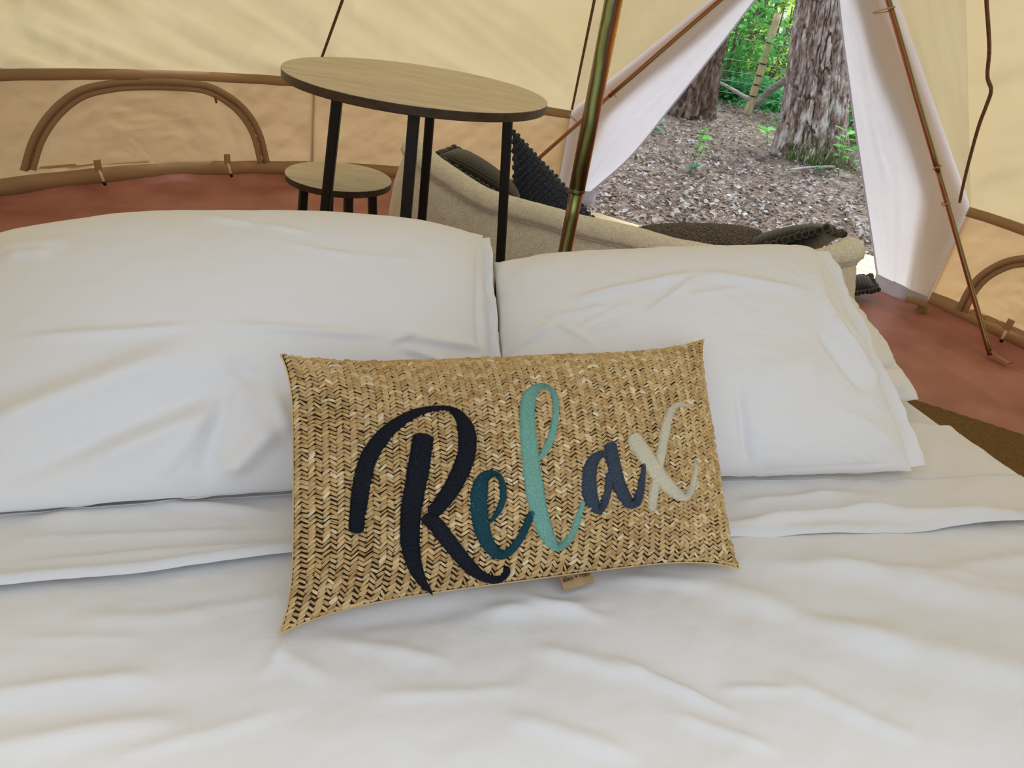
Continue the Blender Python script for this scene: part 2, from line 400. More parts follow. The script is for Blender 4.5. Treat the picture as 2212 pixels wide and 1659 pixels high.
# groundsheet
nr_, na = 90, 220
q, a = np.meshgrid(np.linspace(0.01, 1, nr_), np.linspace(0, 2*math.pi, na, endpoint=False), indexing='ij')
rad = q*3.07; X = TC[0]+rad*np.sin(a); Y = TC[1]+rad*np.cos(a)
Z = .016*fbm(X*2.3, Y*2.3, 151, 4)+.022*np.abs(fbm(X*3.1+Y, Y*1.4-X*.5, 155, 3))+.05*np.clip((q-.94)/.06, 0, 1)**1.5
dl = a-math.radians(23.8); dl = (dl+math.pi) % (2*math.pi)-math.pi; um = 2.66+.30*np.clip((3.0*np.sin(dl)+.3)/1.0, 0, 1)
rmax = np.where(np.abs(dl) < math.radians(24), np.minimum(3.07, um/np.cos(dl)), 3.07); k_ = rmax/3.07; X = TC[0]+(X-TC[0])*k_; Y = TC[1]+(Y-TC[1])*k_
adeg = np.degrees(a); dr = np.minimum(np.abs(((adeg-23.8+180) % 360)-180)/24, 1); Z -= .05*np.clip((q-.94)/.06, 0, 1)**1.5*(dr < .9)
floor = grid('floor', np.stack([X, Y, Z], -1), MAT['floor'], None, wrapx=True, flip=True)
tag(floor, 'red-brown waterproof groundsheet with soft creases', kind='structure')

# ---------------------------------------------------------------- poles
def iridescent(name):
    """zinc passivated steel: coating colours, with highlight and reflections painted as camera-facing bands"""
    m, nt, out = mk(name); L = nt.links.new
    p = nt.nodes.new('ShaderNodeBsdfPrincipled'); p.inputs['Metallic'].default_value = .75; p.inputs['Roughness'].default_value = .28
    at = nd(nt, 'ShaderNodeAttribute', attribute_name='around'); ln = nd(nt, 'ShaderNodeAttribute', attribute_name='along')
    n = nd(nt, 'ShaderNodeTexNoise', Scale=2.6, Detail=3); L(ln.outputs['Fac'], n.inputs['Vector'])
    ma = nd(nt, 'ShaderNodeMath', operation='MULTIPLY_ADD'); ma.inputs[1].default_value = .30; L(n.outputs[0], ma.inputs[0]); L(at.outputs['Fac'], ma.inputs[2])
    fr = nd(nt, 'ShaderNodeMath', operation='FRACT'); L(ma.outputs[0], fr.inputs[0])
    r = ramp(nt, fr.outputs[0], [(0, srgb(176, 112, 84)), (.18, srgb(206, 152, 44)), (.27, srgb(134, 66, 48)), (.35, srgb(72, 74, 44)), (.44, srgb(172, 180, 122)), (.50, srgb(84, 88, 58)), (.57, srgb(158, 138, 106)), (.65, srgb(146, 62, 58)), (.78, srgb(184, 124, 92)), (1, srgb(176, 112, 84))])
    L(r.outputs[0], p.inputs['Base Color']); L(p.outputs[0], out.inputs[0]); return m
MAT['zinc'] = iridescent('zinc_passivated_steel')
def zinc_tube(name, a, b, r, parent, seg=20, r2=None):
    pts = np.linspace(a, b, 12); V, Fc = tube_vf(pts, np.linspace(r, r2 or r, 12), seg)
    o = mesh(name, V, Fc, MAT['zinc'], parent)
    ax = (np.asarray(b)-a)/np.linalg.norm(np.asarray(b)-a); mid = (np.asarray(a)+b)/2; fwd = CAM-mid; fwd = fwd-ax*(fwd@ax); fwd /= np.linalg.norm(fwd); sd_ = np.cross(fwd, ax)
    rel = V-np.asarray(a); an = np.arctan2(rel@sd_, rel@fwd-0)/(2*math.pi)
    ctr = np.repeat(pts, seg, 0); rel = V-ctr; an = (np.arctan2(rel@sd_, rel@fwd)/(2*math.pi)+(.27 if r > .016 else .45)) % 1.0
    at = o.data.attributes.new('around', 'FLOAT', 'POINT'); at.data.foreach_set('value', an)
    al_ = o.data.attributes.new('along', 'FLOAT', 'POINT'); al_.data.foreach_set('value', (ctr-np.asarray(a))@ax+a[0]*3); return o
cp_ = empty('centre_pole', (TC[0], TC[1], 0), 'iridescent zinc-plated steel tent pole standing behind the two bed pillows', 'pole')
c0 = np.array([TC[0], TC[1], 0.0]); zj = at_hd(1247, 411, 1.9)[2]
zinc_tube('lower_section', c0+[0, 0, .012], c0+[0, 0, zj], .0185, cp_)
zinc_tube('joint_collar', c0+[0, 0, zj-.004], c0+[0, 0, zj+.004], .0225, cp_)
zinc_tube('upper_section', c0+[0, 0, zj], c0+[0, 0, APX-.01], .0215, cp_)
tube('foot_cap', [c0+[0, 0, .0], c0+[0, 0, .02]], .024, MAT['black'], cp_, 16)
def loop(parent, p, d, r, ext, w=.0035):
    """cord loop around a pole at p, pole direction d, drooping towards ext"""
    d = d/np.linalg.norm(d); n1 = np.cross(d, [0, 0, 1.]); n1 /= np.linalg.norm(n1); n2 = np.cross(d, n1)
    a = np.linspace(0, 2*math.pi, 25); P = p+r*(np.cos(a)[:, None]*n1+np.sin(a)[:, None]*n2)+np.clip(np.cos(a), 0, 1)[:, None]*np.asarray(ext)
    tube('tie_loop', P, w, MAT['cord'], parent, 6)
def door_pole(base, label, tie_pix, joint_t):
    e = empty('door_pole', tuple(base), label, 'pole', 'pair of door poles')
    b0 = base+np.array([0, 0, .02]); d = DOORTOP-b0
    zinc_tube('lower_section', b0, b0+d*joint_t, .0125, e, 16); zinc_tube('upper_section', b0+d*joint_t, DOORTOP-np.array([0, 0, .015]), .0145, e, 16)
    for t, ext in tie_pix: loop(e, b0+d*t, d, .019, ext)
    s = -1 if base[0] < 1 else 1
    u = np.array([.5*s, -.75, 0]); u /= np.linalg.norm(u)
    f = np.array([base+[0, 0, .045], base+u*.03+[0, 0, .03], base+u*.10+[0, 0, .026]])
    V, Fc = ribbon_vf(f, np.array([u, [0, 0, 1.], [0, 0, 1.]]), .05, .005); mesh('foot_strap', V, Fc, MAT['floor'], e)
    return e
def tpar(base, y):
    best = min(np.linspace(0, 1, 800), key=lambda t: abs(pix((base+(DOORTOP-base)*t)[None])[1][0]-y)); return best
door_pole(POLE_L0, 'slanting zinc-plated door pole rising from behind the navy cushion', [(tpar(POLE_L0, 272), (-.07, -.02, .05)), (tpar(POLE_L0, 205), (.02, .02, -.02))], tpar(POLE_L0, 212))
door_pole(POLE_R0, 'slanting zinc-plated door pole strapped to the red-brown groundsheet', [(tpar(POLE_R0, 22), (-.1, .0, -.03)), (tpar(POLE_R0, 368), (.0, .0, .01)), (tpar(POLE_R0, 447), (-.03, .01, .0))], tpar(POLE_R0, 373))
# rolled tie where door and wall meet
kp = at_z(1985, 662, .05)
V, Fc = join_vf([tube_vf(catmull([kp+[-.07, .03, .02], kp+[-.03, .0, .03], kp+[.01, -.01, .02], kp+[.03, .01, -.03]], 14), np.linspace(.018, .03, 14), 8),
                 tube_vf(catmull([kp+[-.01, -.03, .03], kp+[.02, -.02, .0], kp+[.0, .0, -.045]], 10), .016, 8)])
kt = mesh('tie_strap', V, Fc, MAT['band']); settle(kt); tag(kt, 'knotted canvas tie where door flap meets the right wall', 'strap')
# ================================================================= BED
BA = math.radians(22); WD = np.array([math.cos(BA), math.sin(BA), 0]); HD = np.array([-math.sin(BA), math.cos(BA), 0])
W0, W1, H0, H1, BZ = -.57, 1.405, -.65, 1.40, .65
def bedp(w, h, z): return np.multiply.outer(w, WD)+np.multiply.outer(h, HD)+np.multiply.outer(z, [0, 0, 1.])
def to_bed(P): return float(P@WD), float(P@HD)
def rounded_top(w, h, w0, w1, h0, h1, z, r):
    """height of a slab top with rounded rim; w,h run past the rim to wrap down the sides"""
    dw = np.maximum(np.maximum(w0+r-w, w-(w1-r)), 0); dh = np.maximum(np.maximum(h0+r-h, h-(h1-r)), 0)
    d = np.minimum(np.hypot(dw, dh), r); return z-(r-np.sqrt(np.maximum(r*r-d*d, 0)))
bed = empty('bed', tuple(bedp(np.array(.4), np.array(.38), np.array(0.))), 'king bed with white fitted sheet on its mattress', 'bed')
def slab(name, w0, w1, h0, h1, z0, z1, r, mat, parent, n=60):
    """box with rounded upper edge, fine grid on top"""
    tw = np.r_[w0-.0, np.linspace(w0, w0+r, 8)[1:], np.linspace(w0+r, w1-r, n)[1:-1], np.linspace(w1-r, w1, 8)]
    th = np.r_[h0-.0, np.linspace(h0, h0+r, 8)[1:], np.linspace(h0+r, h1-r, n)[1:-1], np.linspace(h1-r, h1, 8)]
    w, h = np.meshgrid(tw, th)
    z = rounded_top(w, h, w0, w1, h0, h1, z1, r)+.002*fbm(w*5, h*5, 201, 3)
    top = bedp(w, h, z); ny, nx = w.shape; V = top.reshape(-1, 3); Fc = [tuple(q) for q in gfaces(ny, nx)]
    ring = [i for i in range(nx)]+[j*nx+nx-1 for j in range(1, ny)]+[(ny-1)*nx+i for i in range(nx-2, -1, -1)]+[j*nx for j in range(ny-2, 0, -1)]
    lo = V[ring].copy(); lo[:, 2] = z0; o = len(V); V = np.vstack([V, lo]); m = len(ring)
    Fc += [(ring[k], o+k, o+(k+1) % m, ring[(k+1) % m]) for k in range(m)]
    Fc.append(tuple(o+k for k in range(m)))
    return mesh(name, V, Fc, mat, parent)
MAT['base'] = simple('bed_base_fabric', srgb(120, 110, 100), srgb(130, 120, 110), .9, 40)
slab('bed_base', W0+.03, W1-.03, H0+.03, H1-.03, .037, .34, .02, MAT['base'], bed, 6)
mat_o = slab('mattress', W0, W1, H0, H1, .34, BZ-.006, .055, MAT['sheet'], bed, 90)

# top sheet: foot side, up to the fold line, hanging a little down both sides
FOLD = [(-200, 1289), (0, 1265), (150, 1254), (330, 1236), (480, 1213), (630, 1197), (900, 1182), (1200, 1172), (1565, 1156), (1754, 1147), (1955, 1140), (2212, 1128), (2330, 1122)]
fw_ = np.array([to_bed(at_z(x, y, BZ+.008)) for x, y in FOLD])
fold_h = lambda w: np.interp(w, fw_[:, 0], fw_[:, 1])
SHEET = [  # soft folds of the sheet (pixel segments: x0,y0,x1,y1,width,height)
 (1450, 1240, 2000, 1430, 26, .010), (1750, 1350, 2330, 1500, 40, .011), (1690, 1195, 2150, 1310, 24, .010), (1900, 1230, 2330, 1330, 30, .008),
 (1560, 1215, 2260, 1260, 16, .005), (1980, 1240, 2330, 1190, 18, .007), (1640, 1330, 1960, 1330, 22, -.004),
 (1120, 1400, 1420, 1470, 18, .005), (1300, 1420, 1560, 1530, 10, .004), (1380, 1460, 1620, 1560, 9, .004), (1540, 1490, 1730, 1500, 9, .004),
 (1650, 1460, 2000, 1620, 16, .005), (1420, 1530, 1700, 1640, 12, .004), (1050, 1540, 1400, 1650, 20, .004),
 (-100, 1515, 380, 1462, 22, .009), (-100, 1560, 560, 1500, 40, -.005), (-100, 1640, 420, 1545, 26, .008), (200, 1660, 700, 1520, 16, .003),
 (560, 1400, 720, 1480, 20, .004), (620, 1375, 1100, 1300, 22, -.006), (700, 1390, 1000, 1440, 16, .004), (640, 1370, 560, 1480, 12, .005),
 (1000, 1330, 1330, 1310, 14, .005), (1100, 1290, 1330, 1350, 12, .005), (1300, 1250, 1560, 1275, 14, .004), (350, 1330, 640, 1290, 14, .003), (120, 1340, 520, 1330, 16, .003),
 (0, 1385, 330, 1380, 9, .002), (760, 1520, 1180, 1490, 14, .003)]
def sheet_z(w, h, wr=1.0):
    P = bedp(w, h, np.full_like(w, BZ)); X, Y = pix(P)
    z = rounded_top(w, h, W0-.006, W1+.006, H0-.006, H1+.3, BZ+.003, .06)
    z = z+1.25*relief(X, Y, SHEET)+wr*(.012*fbm(w*2.1+h*.8, h*2.3-w*.3, 211, 3)+.0045*fbm(w*9+h*5, h*13-w*7, 215, 4)+.006*np.clip(.12-np.abs(fbm(w*1.7+h*1.1, h*2.6-w*.9, 218, 2)), 0, 1)/.12*np.clip((w-.2)*.8, 0, 1))
    return z
nw, nh = 330, 300
tw = np.linspace(W0-.006, W1+.006, nw); s = np.linspace(0, 1, nh)
w, s2 = np.meshgrid(tw, s); h = (fold_h(w)+.06)*(1-s2)+(H0-.006)*s2
top = bedp(w, h, np.maximum(sheet_z(w, h), BZ-.055))
tl = []
def drape(col, sgn):
    """side fall below a column of edge points"""
    out = []
    for k, dz in enumerate((.03, .08, .14, .20, .26, .30)):
        p = col.copy(); p[:, 2] -= dz; p += sgn*WD*(.012+.018*np.sin(np.linspace(0, 26, len(col)))*dz/.3)[:, None]; out.append(p)
    return out
L_ = drape(top[:, 0], -1); R_ = drape(top[:, -1], 1)
full = np.concatenate([np.stack(L_[::-1], 1), top, np.stack(R_, 1)], 1)
sheet = grid('top_sheet', full, MAT['sheet'], None); settle(sheet)
tag(sheet, 'creased white cotton top sheet spread over the bed under the woven cushion', 'bed sheet')
# turned-back cuff with its hem
nc = 60; c = np.linspace(0, 1, nc); w, c2 = np.meshgrid(np.linspace(W0+.01, W1-.02, 300), c)
hf = fold_h(w); h = hf+(.30)*c2
CUFF = [(1565, 1128, 1960, 1098, 9, .012), (1800, 1104, 2240, 1118, 12, .013), (1570, 1085, 1850, 1068, 9, .006), (1600, 1105, 1800, 1088, 8, -.004), (1700, 1066, 1950, 1075, 12, .004),
        (0, 1160, 640, 1138, 5, .003), (-60, 1225, 560, 1165, 8, .003), (100, 1215, 640, 1172, 7, .004), (20, 1120, 400, 1090, 14, .004), (300, 1085, 620, 1100, 10, .004), (1500, 1138, 1720, 1128, 7, .005)]
X, Y = pix(bedp(w, h, np.full_like(w, BZ+.01)))
z = sheet_z(w, h)+.006+1.5*relief(X, Y, CUFF)+.014*np.exp(-(c2/.07)**2)*(.85+.7*fbm(w*4, w*0, 221, 2))+.0008*np.sin(w*900)*np.exp(-((c2-.42)/.012)**2)
z = np.where(c2 < .012, z-.012, z)
cuff = grid('turned_back_cuff', bedp(w, h, z), MAT['sheet'], sheet)
k = 25; hem = np.stack([w[k], h[k], z[k]], -1); hp = bedp(hem[:, 0], hem[:, 1], hem[:, 2]+.0005)
tube('hem_seam', hp, .0011, MAT['stitch'], cuff, 5)

# ---------------------------------------------------------------- pillows and cushions
def at_len(x, y, B, L):
    """point on the pixel's ray at length L from B, the farther one"""
    d = ray(x, y); o = CAM-B; b = 2*(o@d); c = o@o-L*L; D = b*b-4*c
    t = (-b+math.sqrt(max(D, 0)))/2; return CAM+d*t
class Cushion:
    """stuffed cushion: corners bl, br, tr, tl; front bulges along n"""
    def __init__(s, bl, br, tr, tl, T, Tb, pinch=.05, p=.5, ex=2.0, ear=0.0, lean=0.0, pe=2.0):
        s.pe = pe
        s.c = [np.asarray(k, float) for k in (bl, br, tr, tl)]; s.T, s.Tb, s.pinch, s.p, s.ex, s.lean = T, Tb, pinch, p, ex, lean
        n = np.cross(s.c[1]-s.c[0], s.c[3]-s.c[0])+np.cross(s.c[3]-s.c[2], s.c[1]-s.c[2]); s.n = n/np.linalg.norm(n)
        if s.n @ (CAM-s.c[0]) < 0: s.n = -s.n
    def mid(s, x, y):
        px = s.pinch if not isinstance(s.pinch, tuple) else s.pinch[0]; py = s.pinch if not isinstance(s.pinch, tuple) else s.pinch[1]
        u = (x*(1-px*(1-np.abs(y)**s.pe))+1)/2; v = (y*(1-py*(1-np.abs(x)**s.pe))+1)/2
        u, v = u[..., None], v[..., None]; c = s.c
        return c[0]*(1-u)*(1-v)+c[1]*u*(1-v)+c[2]*u*v+c[3]*(1-u)*v
    def th(s, x, y):
        ax = np.clip(1-np.abs(x)**s.ex, 0, 1); ay = np.clip(1-np.abs(y)**s.ex, 0, 1)
        return (ax*ay)**s.p*(1-s.lean*y)*s.fat(x, y)
    def fat(s, x, y): return 1.0
    def front(s, x, y): return s.mid(x, y)+s.n*(s.T*s.th(x, y))[..., None]
    def back(s, x, y): return s.mid(x, y)-s.n*(s.Tb*s.th(x, y))[..., None]
    def normal(s, x, y, e=.004):
        x = np.clip(x, -.985, .985); y = np.clip(y, -.985, .985)
        a = s.front(x+e, y)-s.front(x-e, y); b = s.front(x, y+e)-s.front(x, y-e)
        n = np.cross(a, b); n /= np.linalg.norm(n, axis=-1)[..., None]+1e-12
        sg = np.sign(n@s.n)[..., None]; return n*np.where(sg == 0, 1, sg)
def cgrid(nx, ny):
    f = lambda n: np.sin(np.linspace(-1, 1, n)*math.pi/2)
    return np.meshgrid(f(nx), f(ny))
def bed_pillow(name, cu, segs, label, group, nx=170, ny=130, noise=.004, wr=1.0, flange=None, seed=0):
    x, y = cgrid(nx, ny); P = cu.front(x, y); N = cu.normal(x, y); X, Y = pix(P)
    e = np.clip(np.minimum(1-np.abs(x), 1-np.abs(y))/.08, 0, 1)
    D = (relief(X, Y, [q if q[4] > 10 else q[:5]+(q[5]*1.7,) for q in segs])*1.35+noise*fbm(x*2.2, y*1.8, 231+seed, 3)*2+.0016*fbm(x*12+y*5, y*14, 235+seed, 3)*wr)*e
    edgew = .010*fbm(x*7, y*7, 241+seed, 2)*(1-e)
    Pf = P+N*D[..., None]+cu.n*edgew[..., None]; Pb = cu.back(x, y)
    Pb[..., 2] = np.maximum(Pb[..., 2], BZ+.006); Pf[..., 2] = np.maximum(Pf[..., 2], BZ+.008)
    V, Fc = join_vf([(Pf.reshape(-1, 3), gfaces(ny, nx)), (Pb.reshape(-1, 3), gfaces(ny, nx, 0, False, True))])
    o = mesh(name, V, Fc, MAT['pcase']); 
    bm = bmesh.new(); bm.from_mesh(o.data); bmesh.ops.remove_doubles(bm, verts=bm.verts, dist=.0008); bm.to_mesh(o.data); bm.free()
    settle(o); tag(o, label, 'pillow', group); bpy.context.view_layer.update()
    if flange is not None:      # open end of the pillowcase: two loose layers
        sx, ext, lift = flange
        for lay in (0, 1):
            yy = np.linspace(-.97, .97, 70); t = np.linspace(0, 1, 14); T2, Y2 = np.meshgrid(t, yy)
            base = cu.mid(np.full_like(Y2, sx*.985), Y2); dirn = (cu.c[1]-cu.c[0]); dirn = dirn/np.linalg.norm(dirn)*sx
            off = cu.n*((lift*(1-2*lay))*np.sqrt(np.clip(1-Y2**4, 0, 1)))[..., None]
            wv = cu.n*(.010*fbm(Y2*5+lay*3, T2*1.5, 251+lay, 3)*T2)[..., None]
            Pq = base+dirn*(ext*(1-.3*lay)*T2*(1+.25*fbm(Y2*3, T2*0, 255+lay, 2)))[..., None]+off*(.6+.4*T2)[..., None]+wv
            Pq[..., 2] = np.maximum(Pq[..., 2], BZ+.010-.002*lay)
            grid('pillowcase_opening', Pq, MAT['pcase'], o)
    return o
pz = BZ+.02
rb, rl = at_z(1970, 1018, pz), at_z(1085, 1052, pz)
rt_, rtl = at_len(1758, 538, rb, .47), at_len(1066, 566, rl, .47)
CU_R = Cushion(rl, rb, rt_, rtl, .100, .022, (.015, .01), .45, 2.6, lean=-.12)
lb, ll = at_z(1082, 1022, pz), at_z(-190, 1120, pz)
lt, ltl = at_len(1042, 512, lb, .50), at_len(-110, 545, ll, .52)
CU_L = Cushion(ll, lb, lt, ltl, .15, .022, (.01, .0), .5, 2.2, lean=-.38)
SEG_L = [(-120, 960, 470, 735, 34, .016), (-60, 1060, 560, 800, 30, -.010), (150, 1010, 560, 850, 26, .008), (430, 1060, 500, 800, 24, -.010), (470, 1040, 620, 900, 26, .012),
         (330, 1040, 470, 880, 18, .005), (480, 770, 620, 860, 22, -.009), (560, 790, 640, 960, 20, .009), (0, 735, 460, 700, 9, .0030), (450, 700, 860, 725, 9, .0030), (840, 720, 1060, 755, 7, .004),
         (855, 745, 980, 790, 7, .0035), (840, 735, 900, 722, 7, .003), (430, 465, 560, 485, 6, .0025), (560, 480, 680, 505, 6, .002), (650, 540, 960, 565, 5, .0012), (600, 520, 800, 560, 5, .0012),
         (-30, 545, 170, 520, 12, .005), (0, 560, 120, 545, 8, .003), (1030, 520, 1040, 780, 7, -.004)]
SEG_R = [(1220, 650, 1520, 590, 8, .0045), (1380, 690, 1520, 590, 8, .003), (1500, 590, 1770, 635, 9, .0045), (1160, 690, 1330, 660, 6, .002), (1230, 720, 1360, 655, 6, .002),
         (1080, 770, 1210, 690, 8, .003), (1190, 690, 1290, 750, 6, .002), (1260, 720, 1360, 690, 6, .002), (1480, 640, 1620, 620, 6, .0015), (1590, 800, 1620, 1040, 10, -.004), (1610, 830, 1800, 780, 40, .007),
         (1600, 1020, 1960, 1000, 5, -.002), (1770, 640, 1900, 800, 12, .006), (1760, 700, 1880, 860, 10, -.005), (1790, 680, 1840, 760, 7, .005), (1820, 720, 1900, 850, 8, .005), (1755, 560, 1790, 690, 14, .006),
         (1780, 860, 1960, 980, 16, .004), (1100, 590, 1250, 560, 16, .003)]
# lower pillows first
ub, ut = at_z(1985, 862, BZ+.03), at_len(1846, 600, at_z(1985, 862, BZ+.03), .40)
ut[2] = min(ut[2], .76)
CU_RU = Cushion(ub-WD*.80-HD*.02, ub, ut, ut-WD*.80, .055, .05, (.02, .02), .4, 3.0)
bed_pillow('bed_pillow', CU_RU, [(1850, 600, 1930, 800, 8, .004), (1890, 640, 1960, 790, 6, .004), (1830, 790, 1975, 786, 6, -.008), (1900, 810, 1960, 850, 8, .004)],
           'white bed pillow lying flat under the right-hand pillow, its hem end showing', None, seed=3)
CU_LU = Cushion(at_z(-120, 1075, pz)+HD*.13, at_z(1060, 1010, pz)+HD*.13-WD*.03, at_z(1060, 1010, pz)+HD*.52-WD*.03+[0, 0, .04], at_z(-120, 1075, pz)+HD*.52+[0, 0, .04], .045, .04, (.02, .02), .45, 2.6)
bed_pillow('bed_pillow', CU_LU, [], 'white bed pillow lying flat under the tall smooth pillow', None, seed=5)
pil_l = bed_pillow('bed_pillow', CU_L, SEG_L, 'tall smooth white bed pillow with broad soft folds, in front of the bar table', None, 280, 200, noise=.003, wr=.4, flange=(1, .022, .02), seed=1)
pil_r = bed_pillow('bed_pillow', CU_R, SEG_R, 'white bed pillow with sharp creases, in front of the cream sofa', None, 300, 220, noise=.003, wr=1.0, flange=(1, .035, .018), seed=2)

# ---------------------------------------------------------------- woven lumbar cushion
qb, qr = at_z(604, 1368, BZ+.016), at_z(1597, 1228, BZ+.016)
qt, qtr = at_len(606, 766, qb, .35), at_len(1520, 734, qr, .365)
CU = Cushion(qb, qr, qtr, qt, .072, .05, (.050, .13), .47, 2.2, pe=5.0)
lum = empty('lumbar_cushion', tuple((qb+qr)/2), 'woven straw lumbar cushion embroidered Relax, propped against the white pillows', 'cushion')
MAT['backing'] = simple('weave_backing', srgb(36, 25, 15), srgb(48, 34, 20), .9, 60)  # near-black puts the shade of the weave's gaps into the backing colour
MAT['linen'] = simple('linen_back', srgb(196, 170, 128), srgb(206, 182, 140), .9, 60, bscale=500, bstr=.3, bdist=.001)
x, y = cgrid(120, 80); PF = CU.front(x, y); grid('front_backing', PF, MAT['backing'], lum)
grid('back_panel', CU.back(x, y), MAT['linen'], lum, flip=True)
BV = BVHTree.FromPolygons([Vector(v) for v in PF.reshape(-1, 3)], [tuple(int(i) for i in f) for f in gfaces(80, 120)])
def straw_mat():
    m, nt, out = mk('straw'); L = nt.links.new
    p = nt.nodes.new('ShaderNodeBsdfPrincipled'); p.inputs['Roughness'].default_value = .5; p.inputs['Specular IOR Level'].default_value = .45
    g = nt.nodes.new('ShaderNodeNewGeometry')
    r = ramp(nt, g.outputs['Random Per Island'], [(0, srgb(196, 158, 102)), (.3, srgb(214, 178, 121)), (.7, srgb(226, 192, 135)), (.92, srgb(236, 207, 156)), (1, srgb(250, 233, 196))])
    mp = coords(nt); n = nd(nt, 'ShaderNodeTexNoise', Scale=5, Detail=3); L(mp.outputs[0], n.inputs['Vector'])
    mx = nd(nt, 'ShaderNodeMixRGB', blend_type='MULTIPLY'); mx.inputs[0].default_value = .5; L(r.outputs[0], mx.inputs[1])
    r2 = ramp(nt, n.outputs[0], [(.35, srgb(225, 215, 200)), (.65, srgb(255, 255, 255))]); L(r2.outputs[0], mx.inputs[2])
    L(mx.outputs[0], p.inputs['Base Color']); L(p.outputs[0], out.inputs[0]); return m
MAT['straw'] = straw_mat()
hw, hh = .32, .18; cw = .0086/hw; rp = .0061/hh
ncol = int(2/cw); nrow = int(2/rp)+1
ci, ri = np.meshgrid(np.arange(ncol), np.arange(nrow)); ci = ci.ravel(); ri = ri.ravel(); sgn = np.where(ci % 2 == 0, 1., -1.)
xc = -1+(ci+.5)*cw; yc = -1+(ri+.25+.5*(ci % 2)*0)*rp+rng.normal(0, .05, len(ci))*rp
Vs = []
jit = rng.normal(0, 1, (len(ci), 6)); t = np.array([-1, -.5, .5, 1.]); prof_ = np.array([-.0006, .0030, .0034, .0004]); wid = np.array([.5, 1., 1., .6])*.0019
for j in range(4):
    xx = xc+t[j]*(.62+.05*jit[:, 0])*cw; yy = yc+sgn*t[j]*(.0042+.0008*jit[:, 1])/hh
    bx, by = np.clip(xx, -.994, .994), np.clip(yy, -.988, .988); base = CU.front(bx, by); N = CU.normal(bx, by)
    hgt = prof_[j]+.0006*jit[:, 3]
    du = CU.front(np.clip(bx+.01, -1, 1), by)-CU.front(np.clip(bx-.01, -1, 1), by); du /= np.linalg.norm(du, axis=1)[:, None]
    dv = np.cross(N, du); acr = dv*.82-du*(sgn*.5)[:, None]; acr /= np.linalg.norm(acr, axis=1)[:, None]
    w_ = wid[j]*(1+.18*jit[:, 4])
    for a_, h_ in ((-1, -.0006), (-.55, .0), (.05, -.0017+.0006*jit[:, 5]), (.55, .0), (1, -.0006)):
        hk = hgt*(.25 if abs(a_) == 1 else 1)+h_
        Vs.append(base+acr*(a_*w_)[:, None]+N*hk[:, None])
Vall = np.stack(Vs, 1); ns = len(ci); Vall = Vall.reshape(ns*20, 3)
tmpl = [(j*5+k, j*5+k+1, j*5+k+6, j*5+k+5) for j in range(3) for k in range(4)]
Fa = (np.arange(ns)[:, None, None]*20+np.array(tmpl)[None]).reshape(-1, 4)
wv = mesh('straw_weave', Vall, Fa, MAT['straw'], lum); wv['kind'] = 'stuff'
# rolled edge hem of straw round the border
bp = np.concatenate([np.c_[np.linspace(-1, 1, 120), -np.ones(120)], np.c_[np.ones(70), np.linspace(-1, 1, 70)], np.c_[np.linspace(1, -1, 120), np.ones(120)], np.c_[-np.ones(70), np.linspace(1, -1, 70)]])
bm_ = CU.mid(bp[:, 0], bp[:, 1]); V, Fc = tube_vf(bm_, .0016, 6); mesh('edge_seam', V, Fc, MAT['straw'], lum)

